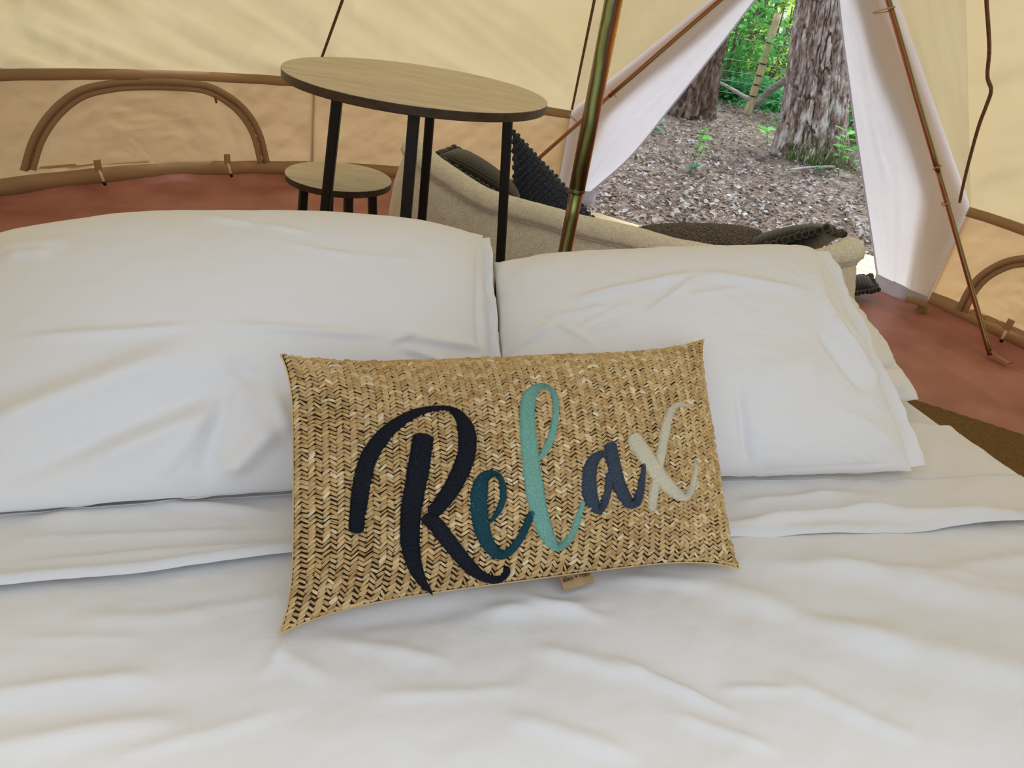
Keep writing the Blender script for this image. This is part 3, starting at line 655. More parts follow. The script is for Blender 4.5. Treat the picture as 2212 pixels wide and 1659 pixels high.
def thread(name, c1, c2):
    m, nt, out = mk(name); L = nt.links.new
    p = nt.nodes.new('ShaderNodeBsdfPrincipled'); p.inputs['Roughness'].default_value = .6; p.inputs['Specular IOR Level'].default_value = .18
    mp = coords(nt, (1, 1, 1)); n = nd(nt, 'ShaderNodeTexNoise', Scale=650, Detail=2); L(mp.outputs[0], n.inputs['Vector'])
    r = ramp(nt, n.outputs[0], [(.38, c1), (.64, c2)]); L(r.outputs[0], p.inputs['Base Color'])
    b = bump(nt, n.outputs[0], .8, .0016); L(b.outputs[0], p.inputs['Normal']); L(p.outputs[0], out.inputs[0]); return m
def Z7(pts): return [(580+a/2.44, 720+b/2.44, w/2.44) for a, b, w in pts]
def Z8(pts): return [(1050+a/2.44, 720+b/2.44, w/2.44) for a, b, w in pts]
LET = [('navy black letter R', thread('thread_navy', srgb(6, 7, 12), srgb(30, 33, 46)), [
  Z7([(462, 1055, 84), (470, 960, 86), (483, 860, 94), (506, 730, 96), (545, 630, 90), (612, 540, 78), (695, 470, 60), (785, 424, 42), (875, 402, 24), (945, 404, 24), (1000, 438, 55), (1040, 515, 92), (1046, 610, 98), (1018, 712, 98), (972, 805, 95), (915, 890, 86), (852, 955, 66)]),
  Z7([(818, 535, 108), (800, 650, 118), (779, 780, 116), (756, 900, 114), (746, 1000, 108), (746, 1100, 104), (763, 1200, 86), (802, 1290, 54), (862, 1358, 4)]),
  Z7([(812, 965, 60), (875, 1005, 84), (940, 1085, 84), (1000, 1160, 80), (1060, 1225, 68), (1120, 1266, 48), (1180, 1286, 30), (1225, 1278, 24), (1248, 1248, 36), (1250, 1222, 36)])]),
 ('dark teal letter e', thread('thread_teal', srgb(16, 56, 66), srgb(32, 80, 90)), [
  Z7([(1160, 995, 14), (1200, 950, 28), (1230, 880, 34), (1232, 805, 32), (1208, 752, 25), (1170, 742, 36), (1130, 768, 66), (1110, 830, 90), (1107, 920, 94), (1119, 1010, 88), (1145, 1090, 76), (1185, 1145, 64), (1232, 1160, 48), (1282, 1130, 40), (1330, 1062, 40), (1360, 1000, 38), (1388, 935, 34)])]),
 ('aqua letter l', thread('thread_aqua', srgb(106, 160, 144), srgb(140, 188, 172)), [
  Z8([(262, 685, 10), (308, 622, 38), (343, 542, 38), (361, 452, 34), (364, 372, 28), (345, 312, 24), (305, 286, 22), (262, 298, 42), (226, 342, 74), (214, 420, 80), (218, 520, 85), (228, 640, 92), (243, 760, 96), (262, 880, 96), (287, 980, 90), (322, 1070, 74), (366, 1120, 48), (412, 1104, 35), (452, 1048, 33), (482, 968, 30), (508, 885, 20)])]),
 ('slate blue letter a', thread('thread_slate', srgb(48, 58, 72), srgb(72, 83, 98)), [
  Z8([(640, 640, 30), (592, 645, 42), (552, 690, 66), (538, 770, 76), (545, 860, 78), (578, 925, 56), (612, 905, 40), (636, 830, 40), (650, 735, 38)]),
  Z8([(648, 580, 62), (660, 660, 68), (680, 750, 68), (706, 830, 68), (746, 892, 58), (785, 888, 46), (806, 830, 36), (816, 760, 28), (824, 690, 16)])]),
 ('cream letter x', thread('thread_cream', srgb(206, 194, 166), srgb(228, 218, 194)), [
  Z8([(868, 935, 42), (875, 860, 46), (892, 770, 46), (914, 650, 44), (930, 560, 46), (950, 462, 45), (975, 402, 36), (1015, 378, 22), (1068, 390, 5)]),
  Z8([(762, 538, 74), (810, 610, 80), (862, 690, 82), (920, 770, 76), (980, 832, 64), (1032, 862, 48), (1066, 840, 34), (1086, 780, 22), (1098, 700, 15), (1098, 668, 4)])])]
def cast(px, py):
    h = BV.ray_cast(Vector(CAM), Vector(ray(px, py)))
    if h[0] is None: h = BV.find_nearest(Vector(at_hd(px, py, .95)))
    n = np.array(h[1]); 
    if n @ CU.n < 0: n = -n
    return np.array(h[0]), n
li = 0
for lab, mt, strokes in LET:
    parts = []
    for si, st in enumerate(strokes):
        st = np.array(st); n = int(np.linalg.norm(np.diff(st[:, :2], axis=0), axis=1).sum()/1.6); c = catmull(st, n)
        T = np.gradient(c[:, :2], axis=0); T /= np.linalg.norm(T, axis=1)[:, None]; B = np.c_[-T[:, 1], T[:, 0]]
        arc = np.r_[0, np.cumsum(np.linalg.norm(np.diff(c[:, :2], axis=0), axis=1))]; wd = np.maximum(c[:, 2], 1.0)
        for e_ in (arc, arc[-1]-arc):
            r_ = np.minimum(wd/2, 9); wd = np.where(e_ < r_, wd*np.sqrt(np.clip(1-((r_-e_)/r_)**2, .12, 1)), wd)
        V = []
        for k in range(n):
            jr = 1+.05*math.sin(k*2.1)+.03*random.uniform(-1, 1)
            for a in (-1., -.93, -.5, 0, .5, .93, 1.):
                q = c[k, :2]+B[k]*wd[k]/2*a*jr; p, nn = cast(q[0], q[1])
                hgt = .0008 if abs(a) > .97 else (.0044+.0006*(1-a*a)+(.0008 if k % 2 else -.0004)+.0006*si)
                V.append(p+nn*hgt)
        parts.append((np.array(V), gfaces(n, 7)))
    V, Fc = join_vf(parts); o = mesh('letter', V, Fc, mt, lum); o['label'] = 'embroidered '+lab; li += 1
# brand tag folded out from the bottom seam
MAT['tag'] = simple('tag_satin', srgb(168, 138, 100), srgb(182, 152, 112), .45, 40)
MAT['ink'] = simple('tag_ink', srgb(25, 18, 12), None, .7)
ta, tb = at_z(1198, 1232, BZ+.024), at_z(1264, 1216, BZ+.024); tc_, td_ = at_z(1218, 1276, BZ+.016), at_z(1284, 1257, BZ+.016)
g = np.linspace(0, 1, 8); U, Vv = np.meshgrid(g, g); U = U[..., None]; Vv = Vv[..., None]
PT = ta*(1-U)*(1-Vv)+tb*U*(1-Vv)+tc_*(1-U)*Vv+td_*U*Vv; PT[..., 2] += .003*np.sin(math.pi*Vv[..., 0])
tg = grid('care_tag', PT, MAT['tag'], lum, flip=True)
PT2 = PT.copy(); PT2[..., 2] -= .0014; grid('tag_fold', PT2, MAT['tag'], tg)
fc = bpy.data.curves.new('tag_words', 'FONT'); fc.body = 'allen + roth'; fc.size = 1.0; fc.extrude = 0.0; fc.align_x = 'CENTER'; fc.align_y = 'CENTER'
fo = bpy.data.objects.new('tag_words', fc); COL.objects.link(fo); bpy.context.view_layer.update()
me = bpy.data.meshes.new_from_object(fo.evaluated_get(bpy.context.evaluated_depsgraph_get())); bpy.data.objects.remove(fo)
co = np.empty(len(me.vertices)*3); me.vertices.foreach_get('co', co); co = co.reshape(-1, 3)
ext = co[:, 0].max()-co[:, 0].min(); u = .5+co[:, 0]/ext*.86; v = .62-co[:, 1]/ext*1.5
Pt = ta*((1-u)*(1-v))[:, None]+tb*(u*(1-v))[:, None]+tc_*((1-u)*v)[:, None]+td_*(u*v)[:, None]; Pt[:, 2] += .0036
me.vertices.foreach_set('co', (Pt-parent_loc(tg)).ravel()); me.update(); me.materials.append(MAT['ink'])
link(bpy.data.objects.new('tag_lettering', me), tg)

# ================================================================= RUG
def jute_mat():
    m, nt, out = mk('jute_weave'); L = nt.links.new
    p = nt.nodes.new('ShaderNodeBsdfPrincipled'); p.inputs['Roughness'].default_value = .95; p.inputs['Specular IOR Level'].default_value = .1
    hs = []
    for ang, sc in ((.75, 46), (-.82, 52)):
        mp = coords(nt, (1, 1, 1), (0, 0, ang)); w = nd(nt, 'ShaderNodeTexWave', Scale=sc, Distortion=1.6, Detail=2); w.inputs['Detail Scale'].default_value = 3; L(mp.outputs[0], w.inputs['Vector']); hs.append(w)
    mu = nd(nt, 'ShaderNodeMath', operation='MULTIPLY'); L(hs[0].outputs['Fac'], mu.inputs[0]); L(hs[1].outputs['Fac'], mu.inputs[1])
    mp = coords(nt); n = nd(nt, 'ShaderNodeTexNoise', Scale=90, Detail=3); L(mp.outputs[0], n.inputs['Vector'])
    ad = nd(nt, 'ShaderNodeMath', operation='MULTIPLY_ADD'); ad.inputs[1].default_value = .6; L(n.outputs[0], ad.inputs[0]); L(mu.outputs[0], ad.inputs[2])
    r = ramp(nt, ad.outputs[0], [(.2, srgb(98, 76, 46)), (.55, srgb(138, 110, 70)), (1, srgb(172, 144, 100))]); L(r.outputs[0], p.inputs['Base Color'])
    b = bump(nt, ad.outputs[0], .9, .006); L(b.outputs[0], p.inputs['Normal']); L(p.outputs[0], out.inputs[0]); return m
MAT['jute'] = jute_mat()
r1, r2 = at_z(2020, 882, .014), at_z(2300, 972, .014); rd = (r2-r1)/np.linalg.norm(r2-r1); rn = np.array([rd[1], -rd[0], 0])
if rn[1] > 0: rn = -rn
na_, nb_ = 120, 80; a, b = np.meshgrid(np.linspace(-1.0, 1.4, na_), np.linspace(0, 1.6, nb_))
PR = r1+a[..., None]*rd+b[..., None]*rn; PR[..., 2] = .030+.004*fbm(a*3, b*3, 261, 2)+.0016*np.sin(a*2*math.pi/.05+b*30)
PR[0, :, 2] = .016; PR[-1, :, 2] = .016; PR[:, 0, 2] = .016; PR[:, -1, 2] = .016
# keep the rug inside the tent wall
rr_ = np.hypot(PR[..., 0]-TC[0], PR[..., 1]-TC[1]); k = np.minimum(1, 2.72/rr_); PR[..., 0] = TC[0]+(PR[..., 0]-TC[0])*k; PR[..., 1] = TC[1]+(PR[..., 1]-TC[1])*k
V, Fc = join_vf([(PR.reshape(-1, 3), gfaces(nb_, na_)), ((PR*np.array([1, 1, 0])+[0, 0, .016]).reshape(-1, 3), gfaces(nb_, na_, 0, False, True))])
rug = mesh('jute_rug', V, Fc, MAT['jute']); settle(rug); tag(rug, 'coarse brown jute rug on the floor beside the bed', 'rug')

# ================================================================= TABLE AND STOOL
def wood_mat(name, c1, c2, c3):
    m, nt, out = mk(name); L = nt.links.new
    p = nt.nodes.new('ShaderNodeBsdfPrincipled'); p.inputs['Roughness'].default_value = .42; p.inputs['Specular IOR Level'].default_value = .45
    mp = coords(nt, (2.2, 16, 16), (0, 0, .25)); n = nd(nt, 'ShaderNodeTexNoise', Scale=2.2, Detail=7, Roughness=.62, Distortion=1.2); L(mp.outputs[0], n.inputs['Vector'])
    r = ramp(nt, n.outputs[0], [(.3, c1), (.5, c2), (.72, c3)]); L(r.outputs[0], p.inputs['Base Color'])
    b = bump(nt, n.outputs[0], .12, .002); L(b.outputs[0], p.inputs['Normal']); L(p.outputs[0], out.inputs[0]); return m
MAT['oak'] = wood_mat('grey_oak_laminate', srgb(178, 164, 144), srgb(202, 189, 168), srgb(220, 208, 188))
MAT['oakedge'] = wood_mat('dark_edge_band', srgb(46, 36, 28), srgb(64, 50, 38), srgb(80, 64, 50))
def disc(name, r, z0, z1, mat, parent, c, bev=.002, seg=96):
    prof = [(0, z0), (r-bev, z0), (r, z0+bev), (r, z1-bev), (r-bev, z1), (0, z1)]; V = []
    for rr, zz in prof:
        a = np.arange(seg)/seg*2*math.pi; V.append(np.c_[c[0]+max(rr, .0005)*np.cos(a), c[1]+max(rr, .0005)*np.sin(a), np.full(seg, zz)])
    return mesh(name, np.vstack(V), gfaces(len(prof), seg, 0, True), mat, parent, smooth=False)
def square_leg(name, t, b, w, d, mat, parent, yaw):
    u = np.array([math.cos(yaw), math.sin(yaw), 0]); v = np.array([-math.sin(yaw), math.cos(yaw), 0]); V = []
    ring = [(-1, -.7), (-.7, -1), (.7, -1), (1, -.7), (1, .7), (.7, 1), (-.7, 1), (-1, .7)]
    for p in (t, b):
        for sx, sy in ring: V.append(p+u*sx*w/2+v*sy*d/2)
    Fc = [(k, (k+1) % 8, 8+(k+1) % 8, 8+k) for k in range(8)]+[tuple(range(7, -1, -1)), tuple(range(8, 16))]
    return mesh(name, V, Fc, mat, parent, smooth=False)
def bar_piece(name, c, r, ztop, th, ra, rb, ang, lw, label, cat, off=(0, 0)):
    e = empty(name, (c[0], c[1], 0), label, cat)
    disc('top_surface', r-.0005, ztop-.002, ztop, MAT['oak'], e, c, .0008)
    disc('edge_band', r, ztop-th, ztop-.0015, MAT['oakedge'], e, c)
    for k in range(4):
        a = math.radians(ang+90*k); u = np.array([math.cos(a), math.sin(a), 0]); cc = np.array([c[0]+off[0], c[1]+off[1], 0])
        square_leg('leg', cc+u*ra+[0, 0, ztop-th], cc+u*rb+[0, 0, .022], lw, lw, MAT['dark'], e, a)
        # short mounting plate below the top
        square_leg('leg_plate', cc+u*ra+[0, 0, ztop-th+.001], cc+u*ra+[0, 0, ztop-th-.006], lw*1.7, lw*1.7, MAT['dark'], e, a)
    a0, a1 = math.radians(ang), math.radians(ang+90)
    for aa in (a0, a1):
        u = np.array([math.cos(aa), math.sin(aa), 0]); pts = [np.array([c[0]+off[0], c[1]+off[1], ztop-th-.012])-u*ra, np.array([c[0]+off[0], c[1]+off[1], ztop-th-.012])+u*ra]
        tube('cross_brace', pts, .009, MAT['dark'], e, 8)
    return e
bar_piece('bar_table', (-.437, 2.306), .40, 1.012, .026, .26, .345, 5, .032, 'tall round bar table with grey oak top and black splayed legs', 'table', (.022, .0))
bar_piece('bar_stool', (-.752, 2.571), .19, .61, .024, .125, .165, 32, .030, 'round bar stool with grey oak seat and black legs, under the table edge', 'stool')
# ================================================================= SOFA
def sherpa(name, c1, c2):
    m, nt, out = mk(name); L = nt.links.new
    p = nt.nodes.new('ShaderNodeBsdfPrincipled'); p.inputs['Roughness'].default_value = 1; p.inputs['Sheen Weight'].default_value = .5; p.inputs['Specular IOR Level'].default_value = .1
    mp = coords(nt); v = nd(nt, 'ShaderNodeTexNoise', Scale=110, Detail=4, Distortion=1.5); L(mp.outputs[0], v.inputs['Vector'])
    r = ramp(nt, v.outputs[0], [(.35, c1), (.6, c2)]); L(r.outputs[0], p.inputs['Base Color'])
    b = bump(nt, v.outputs[0], .9, .008); L(b.outputs[0], p.inputs['Normal']); L(p.outputs[0], out.inputs[0]); return m
MAT['sherpa'] = sherpa('sherpa_fleece', srgb(228, 226, 218), srgb(253, 253, 250))
sofa = empty('sofa', (.3, 3.0, 0), 'cream sherpa fleece floor sofa with raised pointed corners, its back to the bed', 'sofa')
BLc, BRc = at_hd(838, 310, 3.15), at_hd(1893, 524, 2.90)
BLc[2] = 0; BRc[2] = 0
al = (BRc-BLc)/np.linalg.norm(BRc-BLc); aw = np.array([-al[1], al[0], 0])
FL, FR = BLc+aw*.98+al*.05, BRc+aw*.98-al*.02
# plan path of the rim's outer face, with heights
def arcp(c, d0, d1, r, n):
    return [c+r*(d0*math.cos(t)+d1*math.sin(t)) for t in np.linspace(0, math.pi/2, n)]
path = [FL+[0, 0, 0]]+[BLc+aw*.6+al*.02]+arcp(BLc+aw*.16+al*.16, -al, -aw, .16, 6)+[BLc+al*.55-aw*.02, BLc+al*1.0-aw*.03, BRc-al*.55-aw*.02]+arcp(BRc+aw*.07-al*.07, -aw, al, .07, 6)+[BRc+aw*.6-al*.0, FR]
path = np.array(path); seg_ = np.r_[0, np.cumsum(np.linalg.norm(np.diff(path, axis=0), axis=1))]; sq_ = np.linspace(0, seg_[-1], 300)
path = np.stack([np.interp(sq_, seg_, path[:, k]) for k in range(3)], -1)
for _ in range(3): pp = np.pad(path, ((4, 4), (0, 0)), mode='edge'); path = sum(pp[k:k+len(path)] for k in range(9))/9
hgt_px = [(822, 335), (840, 305), (856, 291), (870, 291), (888, 308), (905, 328), (940, 352), (1000, 396), (1060, 428), (1150, 452), (1240, 478), (1370, 506), (1450, 530), (1600, 560), (1700, 565), (1760, 552), (1800, 530), (1850, 515), (1895, 517)]
PX, PY = pix(np.c_[path[:, :2], np.full(len(path), .55)])
hx = np.array([h[0] for h in hgt_px], float); hy = np.array([h[1] for h in hgt_px], float)
zt = np.zeros(len(path)); back = ((path-BLc)@aw) < .13
for k, p in enumerate(path):
    if back[k]:
        yv = np.interp(PX[k], hx, hy); d = ray(PX[k], yv); zt[k] = CAMH+d[2]*math.hypot(p[0], p[1])/math.hypot(d[0], d[1])
ib = np.where(back)[0]; i0, i1 = ib[0], ib[-1]
zt[:i0] = .20+(zt[i0]-.20)*np.linspace(0, 1, i0)**2.2; zt[i1+1:] = .20+(zt[i1]-.20)*np.linspace(1, 0, len(path)-i1-1)**1.8
kk = np.ones(7)/7; zt = np.convolve(np.pad(zt, 3, mode='edge'), kk, 'valid')
Tn = np.gradient(path[:, :2], axis=0); Tn /= np.linalg.norm(Tn, axis=1)[:, None]
Nout = np.c_[Tn[:, 1], -Tn[:, 0], np.zeros(len(path))]
if Nout[len(path)//2] @ aw > 0: Nout = -Nout
prof = []
for t in np.linspace(0, 1, 26): prof.append((-.01+.055*math.sin(math.pi*t)**.8, t*.86, 0))
prof += [(-.012, .865, 1), (-.014, .88, 1)]
for t in np.linspace(0, math.pi, 16): prof.append((-.055+.062*math.cos(t), .90, .07*math.sin(t)))
for t in np.linspace(0, 1, 14): prof.append((-.12-.07*t, .88*(1-t)+.30*t, 0))
S = []
for k in range(len(path)):
    row = []
    for (o, z, e) in prof:
        zz = zt[k]*z if e in (0, 1) else zt[k]*.905+e*.9
        row.append(path[k]+Nout[k]*o+[0, 0, zz])
    S.append(row)
S = np.array(S); uu, vv = np.meshgrid(np.arange(S.shape[1])*.25, np.arange(S.shape[0])*.35)
S = S+Nout[:, None, :]*(.010*fbm(vv*.35, uu*.35, 301, 3)+.004*fbm(vv*2.1, uu*2.3, 305, 2))[..., None]
rim = grid('rim', S, MAT['sherpa'], sofa)
tube('piping', S[:, 27]+Nout*.004, .008, MAT['sherpa'], rim, 8)
inner = path-Nout*.17; ci_ = inner.mean(0); ring = inner.copy(); ring[:, 2] = .165
V = [np.array([ci_[0], ci_[1], .19])]; V = np.vstack([V[0][None], (ring+ci_*[1, 1, 0])/2*[1, 1, 0]+[0, 0, .19], ring, ring*[1, 1, 0]+[0, 0, .02]]); n = len(ring)
Fc = [(0, 1+k, 1+(k+1) % n) for k in range(n)]+[(1+o*n+k, 1+(o+1)*n+k, 1+(o+1)*n+(k+1) % n, 1+o*n+(k+1) % n) for o in (0, 1) for k in range(n)]
mesh('seat_pad', V, Fc, MAT['sherpa'], sofa)

# ---------------------------------------------------------------- cushions on the sofa
MAT['rib'] = simple('black_rib_velvet', srgb(20, 20, 19), srgb(30, 29, 27), .95, 40, sheen=.4, bscale=300, bstr=.4, bdist=.002)
MAT['pom'] = simple('black_pompom', srgb(22, 22, 22), srgb(38, 37, 36), 1.0, 90, sheen=.5, bscale=260, bstr=.9, bdist=.004)
MAT['navy'] = simple('navy_knit', srgb(20, 30, 52), srgb(36, 50, 78), .95, 60, sheen=.4, bscale=240, bstr=.7, bdist=.003)
MAT['grey'] = simple('charcoal_bobble', srgb(78, 71, 72), srgb(106, 98, 99), .95, 60, sheen=.4, bscale=240, bstr=.6, bdist=.003)
def cushion_body(name, cu, mat, parent, nx=90, ny=70, ribs=0, axis=0, amp=.004):
    x, y = cgrid(nx, ny); out = []
    for fr in (1, -1):
        P = cu.front(x, y) if fr == 1 else cu.back(x, y)
        if ribs:
            e = np.clip(np.minimum(1-np.abs(x), 1-np.abs(y))/.05, 0, 1); c = x if axis == 0 else y
            P = P+cu.n*(fr*amp*(np.abs(np.sin(c*ribs*math.pi/2))**.6-.5)*e)[..., None]
        out.append((P.reshape(-1, 3), gfaces(ny, nx, 0, False, fr < 0)))
    V, Fc = join_vf(out); return mesh(name, V, Fc, mat, parent)
def ball_mesh(name, r, mat, sub=2, jit=.12):
    bm = bmesh.new(); bmesh.ops.create_icosphere(bm, subdivisions=sub, radius=r)
    for v in bm.verts: v.co *= 1+random.uniform(-jit, jit)
    me = bpy.data.meshes.new(name); bm.to_mesh(me); bm.free(); me.materials.append(mat)
    me.polygons.foreach_set('use_smooth', [True]*len(me.polygons)); return me
POM = ball_mesh('pompom', .0165, MAT['pom'])
def pompom_cushion(cu, label, ribs, axis, npom=(14, 12), sides=(0, 1, 2, 3)):
    base = sum(cu.c)/4; e = empty('pompom_cushion', tuple(base), label, 'cushion', 'black pompom cushions')
    cushion_body('cover', cu, MAT['rib'], e, 160, 90, ribs, axis)
    for sd_ in sides:
        k = npom[sd_ % 2]; t = np.linspace(-1, 1, k+1)[:-1]
        xy = [(t, -np.ones(k)), (np.ones(k), t), (-t, np.ones(k)), (-np.ones(k), -t)][sd_]
        Pm = cu.mid(np.asarray(xy[0]), np.asarray(xy[1])); ce = cu.mid(np.zeros(1), np.zeros(1))[0]
        for p in Pm:
            d = p-ce; d /= np.linalg.norm(d); q = p+d*.011+np.array([random.uniform(-.003, .003) for _ in range(3)])
            o = bpy.data.objects.new('pompom', POM); COL.objects.link(o); o.parent = e; o.location = Vector(q-base)
            o.rotation_euler = (random.random()*6, random.random()*6, 0); s = random.uniform(.88, 1.12); o.scale = (s, s, s)
    return e
def bobbles(cu, parent, mat, sp, r, name):
    """rows of small bobbles standing on both faces"""
    wx = np.linalg.norm(cu.c[1]-cu.c[0]); wy = np.linalg.norm(cu.c[3]-cu.c[0]); nx, ny = int(wx/sp), int(wy/sp)
    bm = bmesh.new(); bmesh.ops.create_icosphere(bm, subdivisions=1, radius=r); T = np.array([v.co[:] for v in bm.verts]); Ft = np.array([[v.index for v in f.verts] for f in bm.faces]); bm.free()
    lst = []
    for fr in (1, -1):
        i, j = np.meshgrid(np.arange(nx+1), np.arange(ny+1)); x = -1+2*(i+.5*(j % 2))/nx; y = -1+2*j/ny; m = (np.abs(x) <= 1) & (np.abs(y) <= 1); x, y = x[m], y[m]
        P = (cu.front if fr > 0 else cu.back)(x, y); P = P+rng.normal(0, sp*.06, P.shape)
        lst.append(P)
    P = np.vstack(lst); n = len(P); sc = rng.uniform(.85, 1.15, n)
    V = (P[:, None]+T[None]*sc[:, None, None]).reshape(-1, 3); Fc = (np.arange(n)[:, None, None]*len(T)+Ft[None]).reshape(-1, 3)
    o = mesh(name, V, Fc, mat, parent); o['kind'] = 'stuff'; return o
cu = Cushion(at_hd(940, 338, 3.30), at_hd(1128, 452, 3.22), at_hd(1120, 424, 3.58), at_hd(985, 322, 3.62), .065, .06, .04, .45, 2.2)
pompom_cushion(cu, 'black ribbed pompom cushion leaning in the sofa corner next to the navy cushion', 18, 1, (17, 14))
cu = Cushion(at_hd(1596, 548, 3.26), at_hd(1780, 494, 3.12), at_hd(1815, 506, 3.48), at_hd(1600, 535, 3.60), .075, .06, .04, .45, 2.2)
pompom_cushion(cu, 'black ribbed pompom cushion leaning in the sofa corner beside the charcoal cushion', 18, 0, (14, 11))
cu = Cushion(at_hd(1800, 640, 4.28), at_hd(1893, 626, 4.42), at_hd(1878, 598, 4.62), at_hd(1790, 600, 4.50), .04, .03, .04, .45, 2.2)
pompom_cushion(cu, 'black pompom cushion lying on the floor at the open door', 12, 0, (12, 9))
cu = Cushion(at_hd(1112, 470, 3.42), at_hd(1240, 600, 3.42), at_hd(1292, 482, 3.66), at_hd(1106, 278, 3.56), .085, .05, .02, .5, 2.0)
e = empty('throw_cushion', tuple(sum(cu.c)/4), 'navy blue chunky knit cushion standing on its corner on the sofa', 'cushion', 'knobbly throw cushions')
cushion_body('cover', cu, MAT['navy'], e); bobbles(cu, e, MAT['navy'], .019, .0105, 'knit_stitch')
cu = Cushion(at_hd(1395, 552, 3.22), at_hd(1625, 552, 3.20), at_hd(1650, 506, 3.50), at_hd(1362, 500, 3.62), .075, .05, .03, .42, 2.4)
e = empty('throw_cushion', tuple(sum(cu.c)/4), 'charcoal grey bobble-textured cushion lying flat on the sofa', 'cushion', 'knobbly throw cushions')
cushion_body('cover', cu, MAT['grey'], e); bobbles(cu, e, MAT['grey'], .0175, .0095, 'bobble')

# ================================================================= OUTDOORS
GZ = -.10
MAT['soil'] = simple('forest_floor_soil', srgb(104, 93, 86), srgb(158, 146, 136), .95, 5, bscale=30, bstr=.9, bdist=.03)
def gz(x, y): return GZ+.05*fbm(np.asarray(x)*.6, np.asarray(y)*.6, 401, 3)+.02*fbm(np.asarray(x)*4, np.asarray(y)*4, 405, 2)
n = 220; gx, gy = np.meshgrid(np.linspace(-8, 22, n), np.linspace(3.6, 34, n))
inside = np.hypot(gx-TC[0], gy-TC[1]) < 2.9
Zg = np.where(inside, GZ-.04, gz(gx, gy))
g_o = grid('ground', np.stack([gx, gy, Zg], -1), MAT['soil']); tag(g_o, 'brown forest floor of soil and pine needles', kind='structure')
n = 40; gx, gy = np.meshgrid(np.linspace(-40, 60, n), np.linspace(-40, 70, n))
g2 = grid('ground', np.stack([gx, gy, np.full_like(gx, GZ-.12)], -1), MAT['soil']); tag(g2, 'forest floor around the tent', kind='structure')
# timber platform under the tent's doorway
MAT['deck'] = simple('pale_pine_board', srgb(226, 208, 172), srgb(240, 226, 196), .7, 12, (1, 8, 1), bscale=60, bstr=.2)
deck = empty('deck', tuple(pol(np.array(23.8), 3.2, GZ)), kind='structure'); deck['label'] = 'pale pine boards of the tent platform outside the door'
da = math.radians(23.8); dn = np.array([math.sin(da), math.cos(da), 0]); dt = np.array([math.cos(da), -math.sin(da), 0]); c0_ = np.array([TC[0], TC[1], 0])
for k in range(8):
    u0 = 2.58+k*.148; u1 = u0+.142; sl, sr = (-1.5, 1.75) if k < 2 else (.72, 1.75)
    V = [c0_+dn*u+dt*s+[0, 0, z] for u in (u0, u1) for s in (sl, sr) for z in (-.05, -.012)]
    bm = bmesh.new(); vv_ = [bm.verts.new(tuple(v)) for v in V]
    for f in ((0, 1, 3, 2), (4, 6, 7, 5), (0, 4, 5, 1), (2, 3, 7, 6), (1, 5, 7, 3), (0, 2, 6, 4)): bm.faces.new([vv_[i] for i in f])
    bmesh.ops.recalc_face_normals(bm, faces=bm.faces); bmesh.ops.bevel(bm, geom=bm.edges[:], offset=.004, segments=1, affect='EDGES')
    me = bpy.data.meshes.new('deck_board'); bm.to_mesh(me); bm.free()
    co = np.empty(len(me.vertices)*3); me.vertices.foreach_get('co', co); me.vertices.foreach_set('co', (co.reshape(-1, 3)-parent_loc(deck)).ravel()); me.materials.append(MAT['deck'])
    link(bpy.data.objects.new('deck_board', me), deck)

# leaf litter
def leafmat(name, cols, transl=.25, rough=.7):
    m, nt, out = mk(name); L = nt.links.new
    g = nt.nodes.new('ShaderNodeNewGeometry'); k = len(cols); r = ramp(nt, g.outputs['Random Per Island'], [(i/(k-1), c) for i, c in enumerate(cols)])
    p = nt.nodes.new('ShaderNodeBsdfPrincipled'); p.inputs['Roughness'].default_value = rough; L(r.outputs[0], p.inputs['Base Color'])
    t = nt.nodes.new('ShaderNodeBsdfTranslucent'); L(r.outputs[0], t.inputs[0]); mx = nt.nodes.new('ShaderNodeMixShader'); mx.inputs[0].default_value = transl
    L(p.outputs[0], mx.inputs[1]); L(t.outputs[0], mx.inputs[2]); L(mx.outputs[0], out.inputs[0]); return m
MAT['litter'] = leafmat('dead_leaves', [srgb(88, 70, 60), srgb(134, 112, 98), srgb(160, 148, 140), srgb(184, 182, 184), srgb(114, 92, 80), srgb(204, 206, 210)], .1)
MAT['needle'] = leafmat('pine_needles', [srgb(116, 92, 76), srgb(144, 120, 102), srgb(170, 152, 136), srgb(98, 76, 64)], .05)
MAT['paleleaf'] = leafmat('bleached_leaf', [srgb(196, 198, 200), srgb(215, 218, 220), srgb(180, 172, 160), srgb(206, 190, 170)], .15)
def rotm(n):
    """random yaw + small tilt frames"""
    a = rng.uniform(0, 2*math.pi, n); tl_ = rng.normal(0, .28, (n, 2))
    ux = np.stack([np.cos(a), np.sin(a), tl_[:, 0]], -1); uy = np.stack([-np.sin(a), np.cos(a), tl_[:, 1]], -1); return ux, uy
def scatter_pts(n, r0, r1, a0=2, a1=31):
    az = np.radians(rng.uniform(a0, a1, n)); r = np.sqrt(rng.uniform(r0*r0, r1*r1, n)) if r1 < 7 else r0*(r1/r0)**rng.uniform(0, 1, n)
    x, y = r*np.sin(az), r*np.cos(az); uq = (x-TC[0])*math.sin(da)+(y-TC[1])*math.cos(da); sq = (x-TC[0])*math.cos(da)-(y-TC[1])*math.sin(da); k = (uq > 2.9) & ~((sq > .70) & (uq < 3.78)); return x[k], y[k]
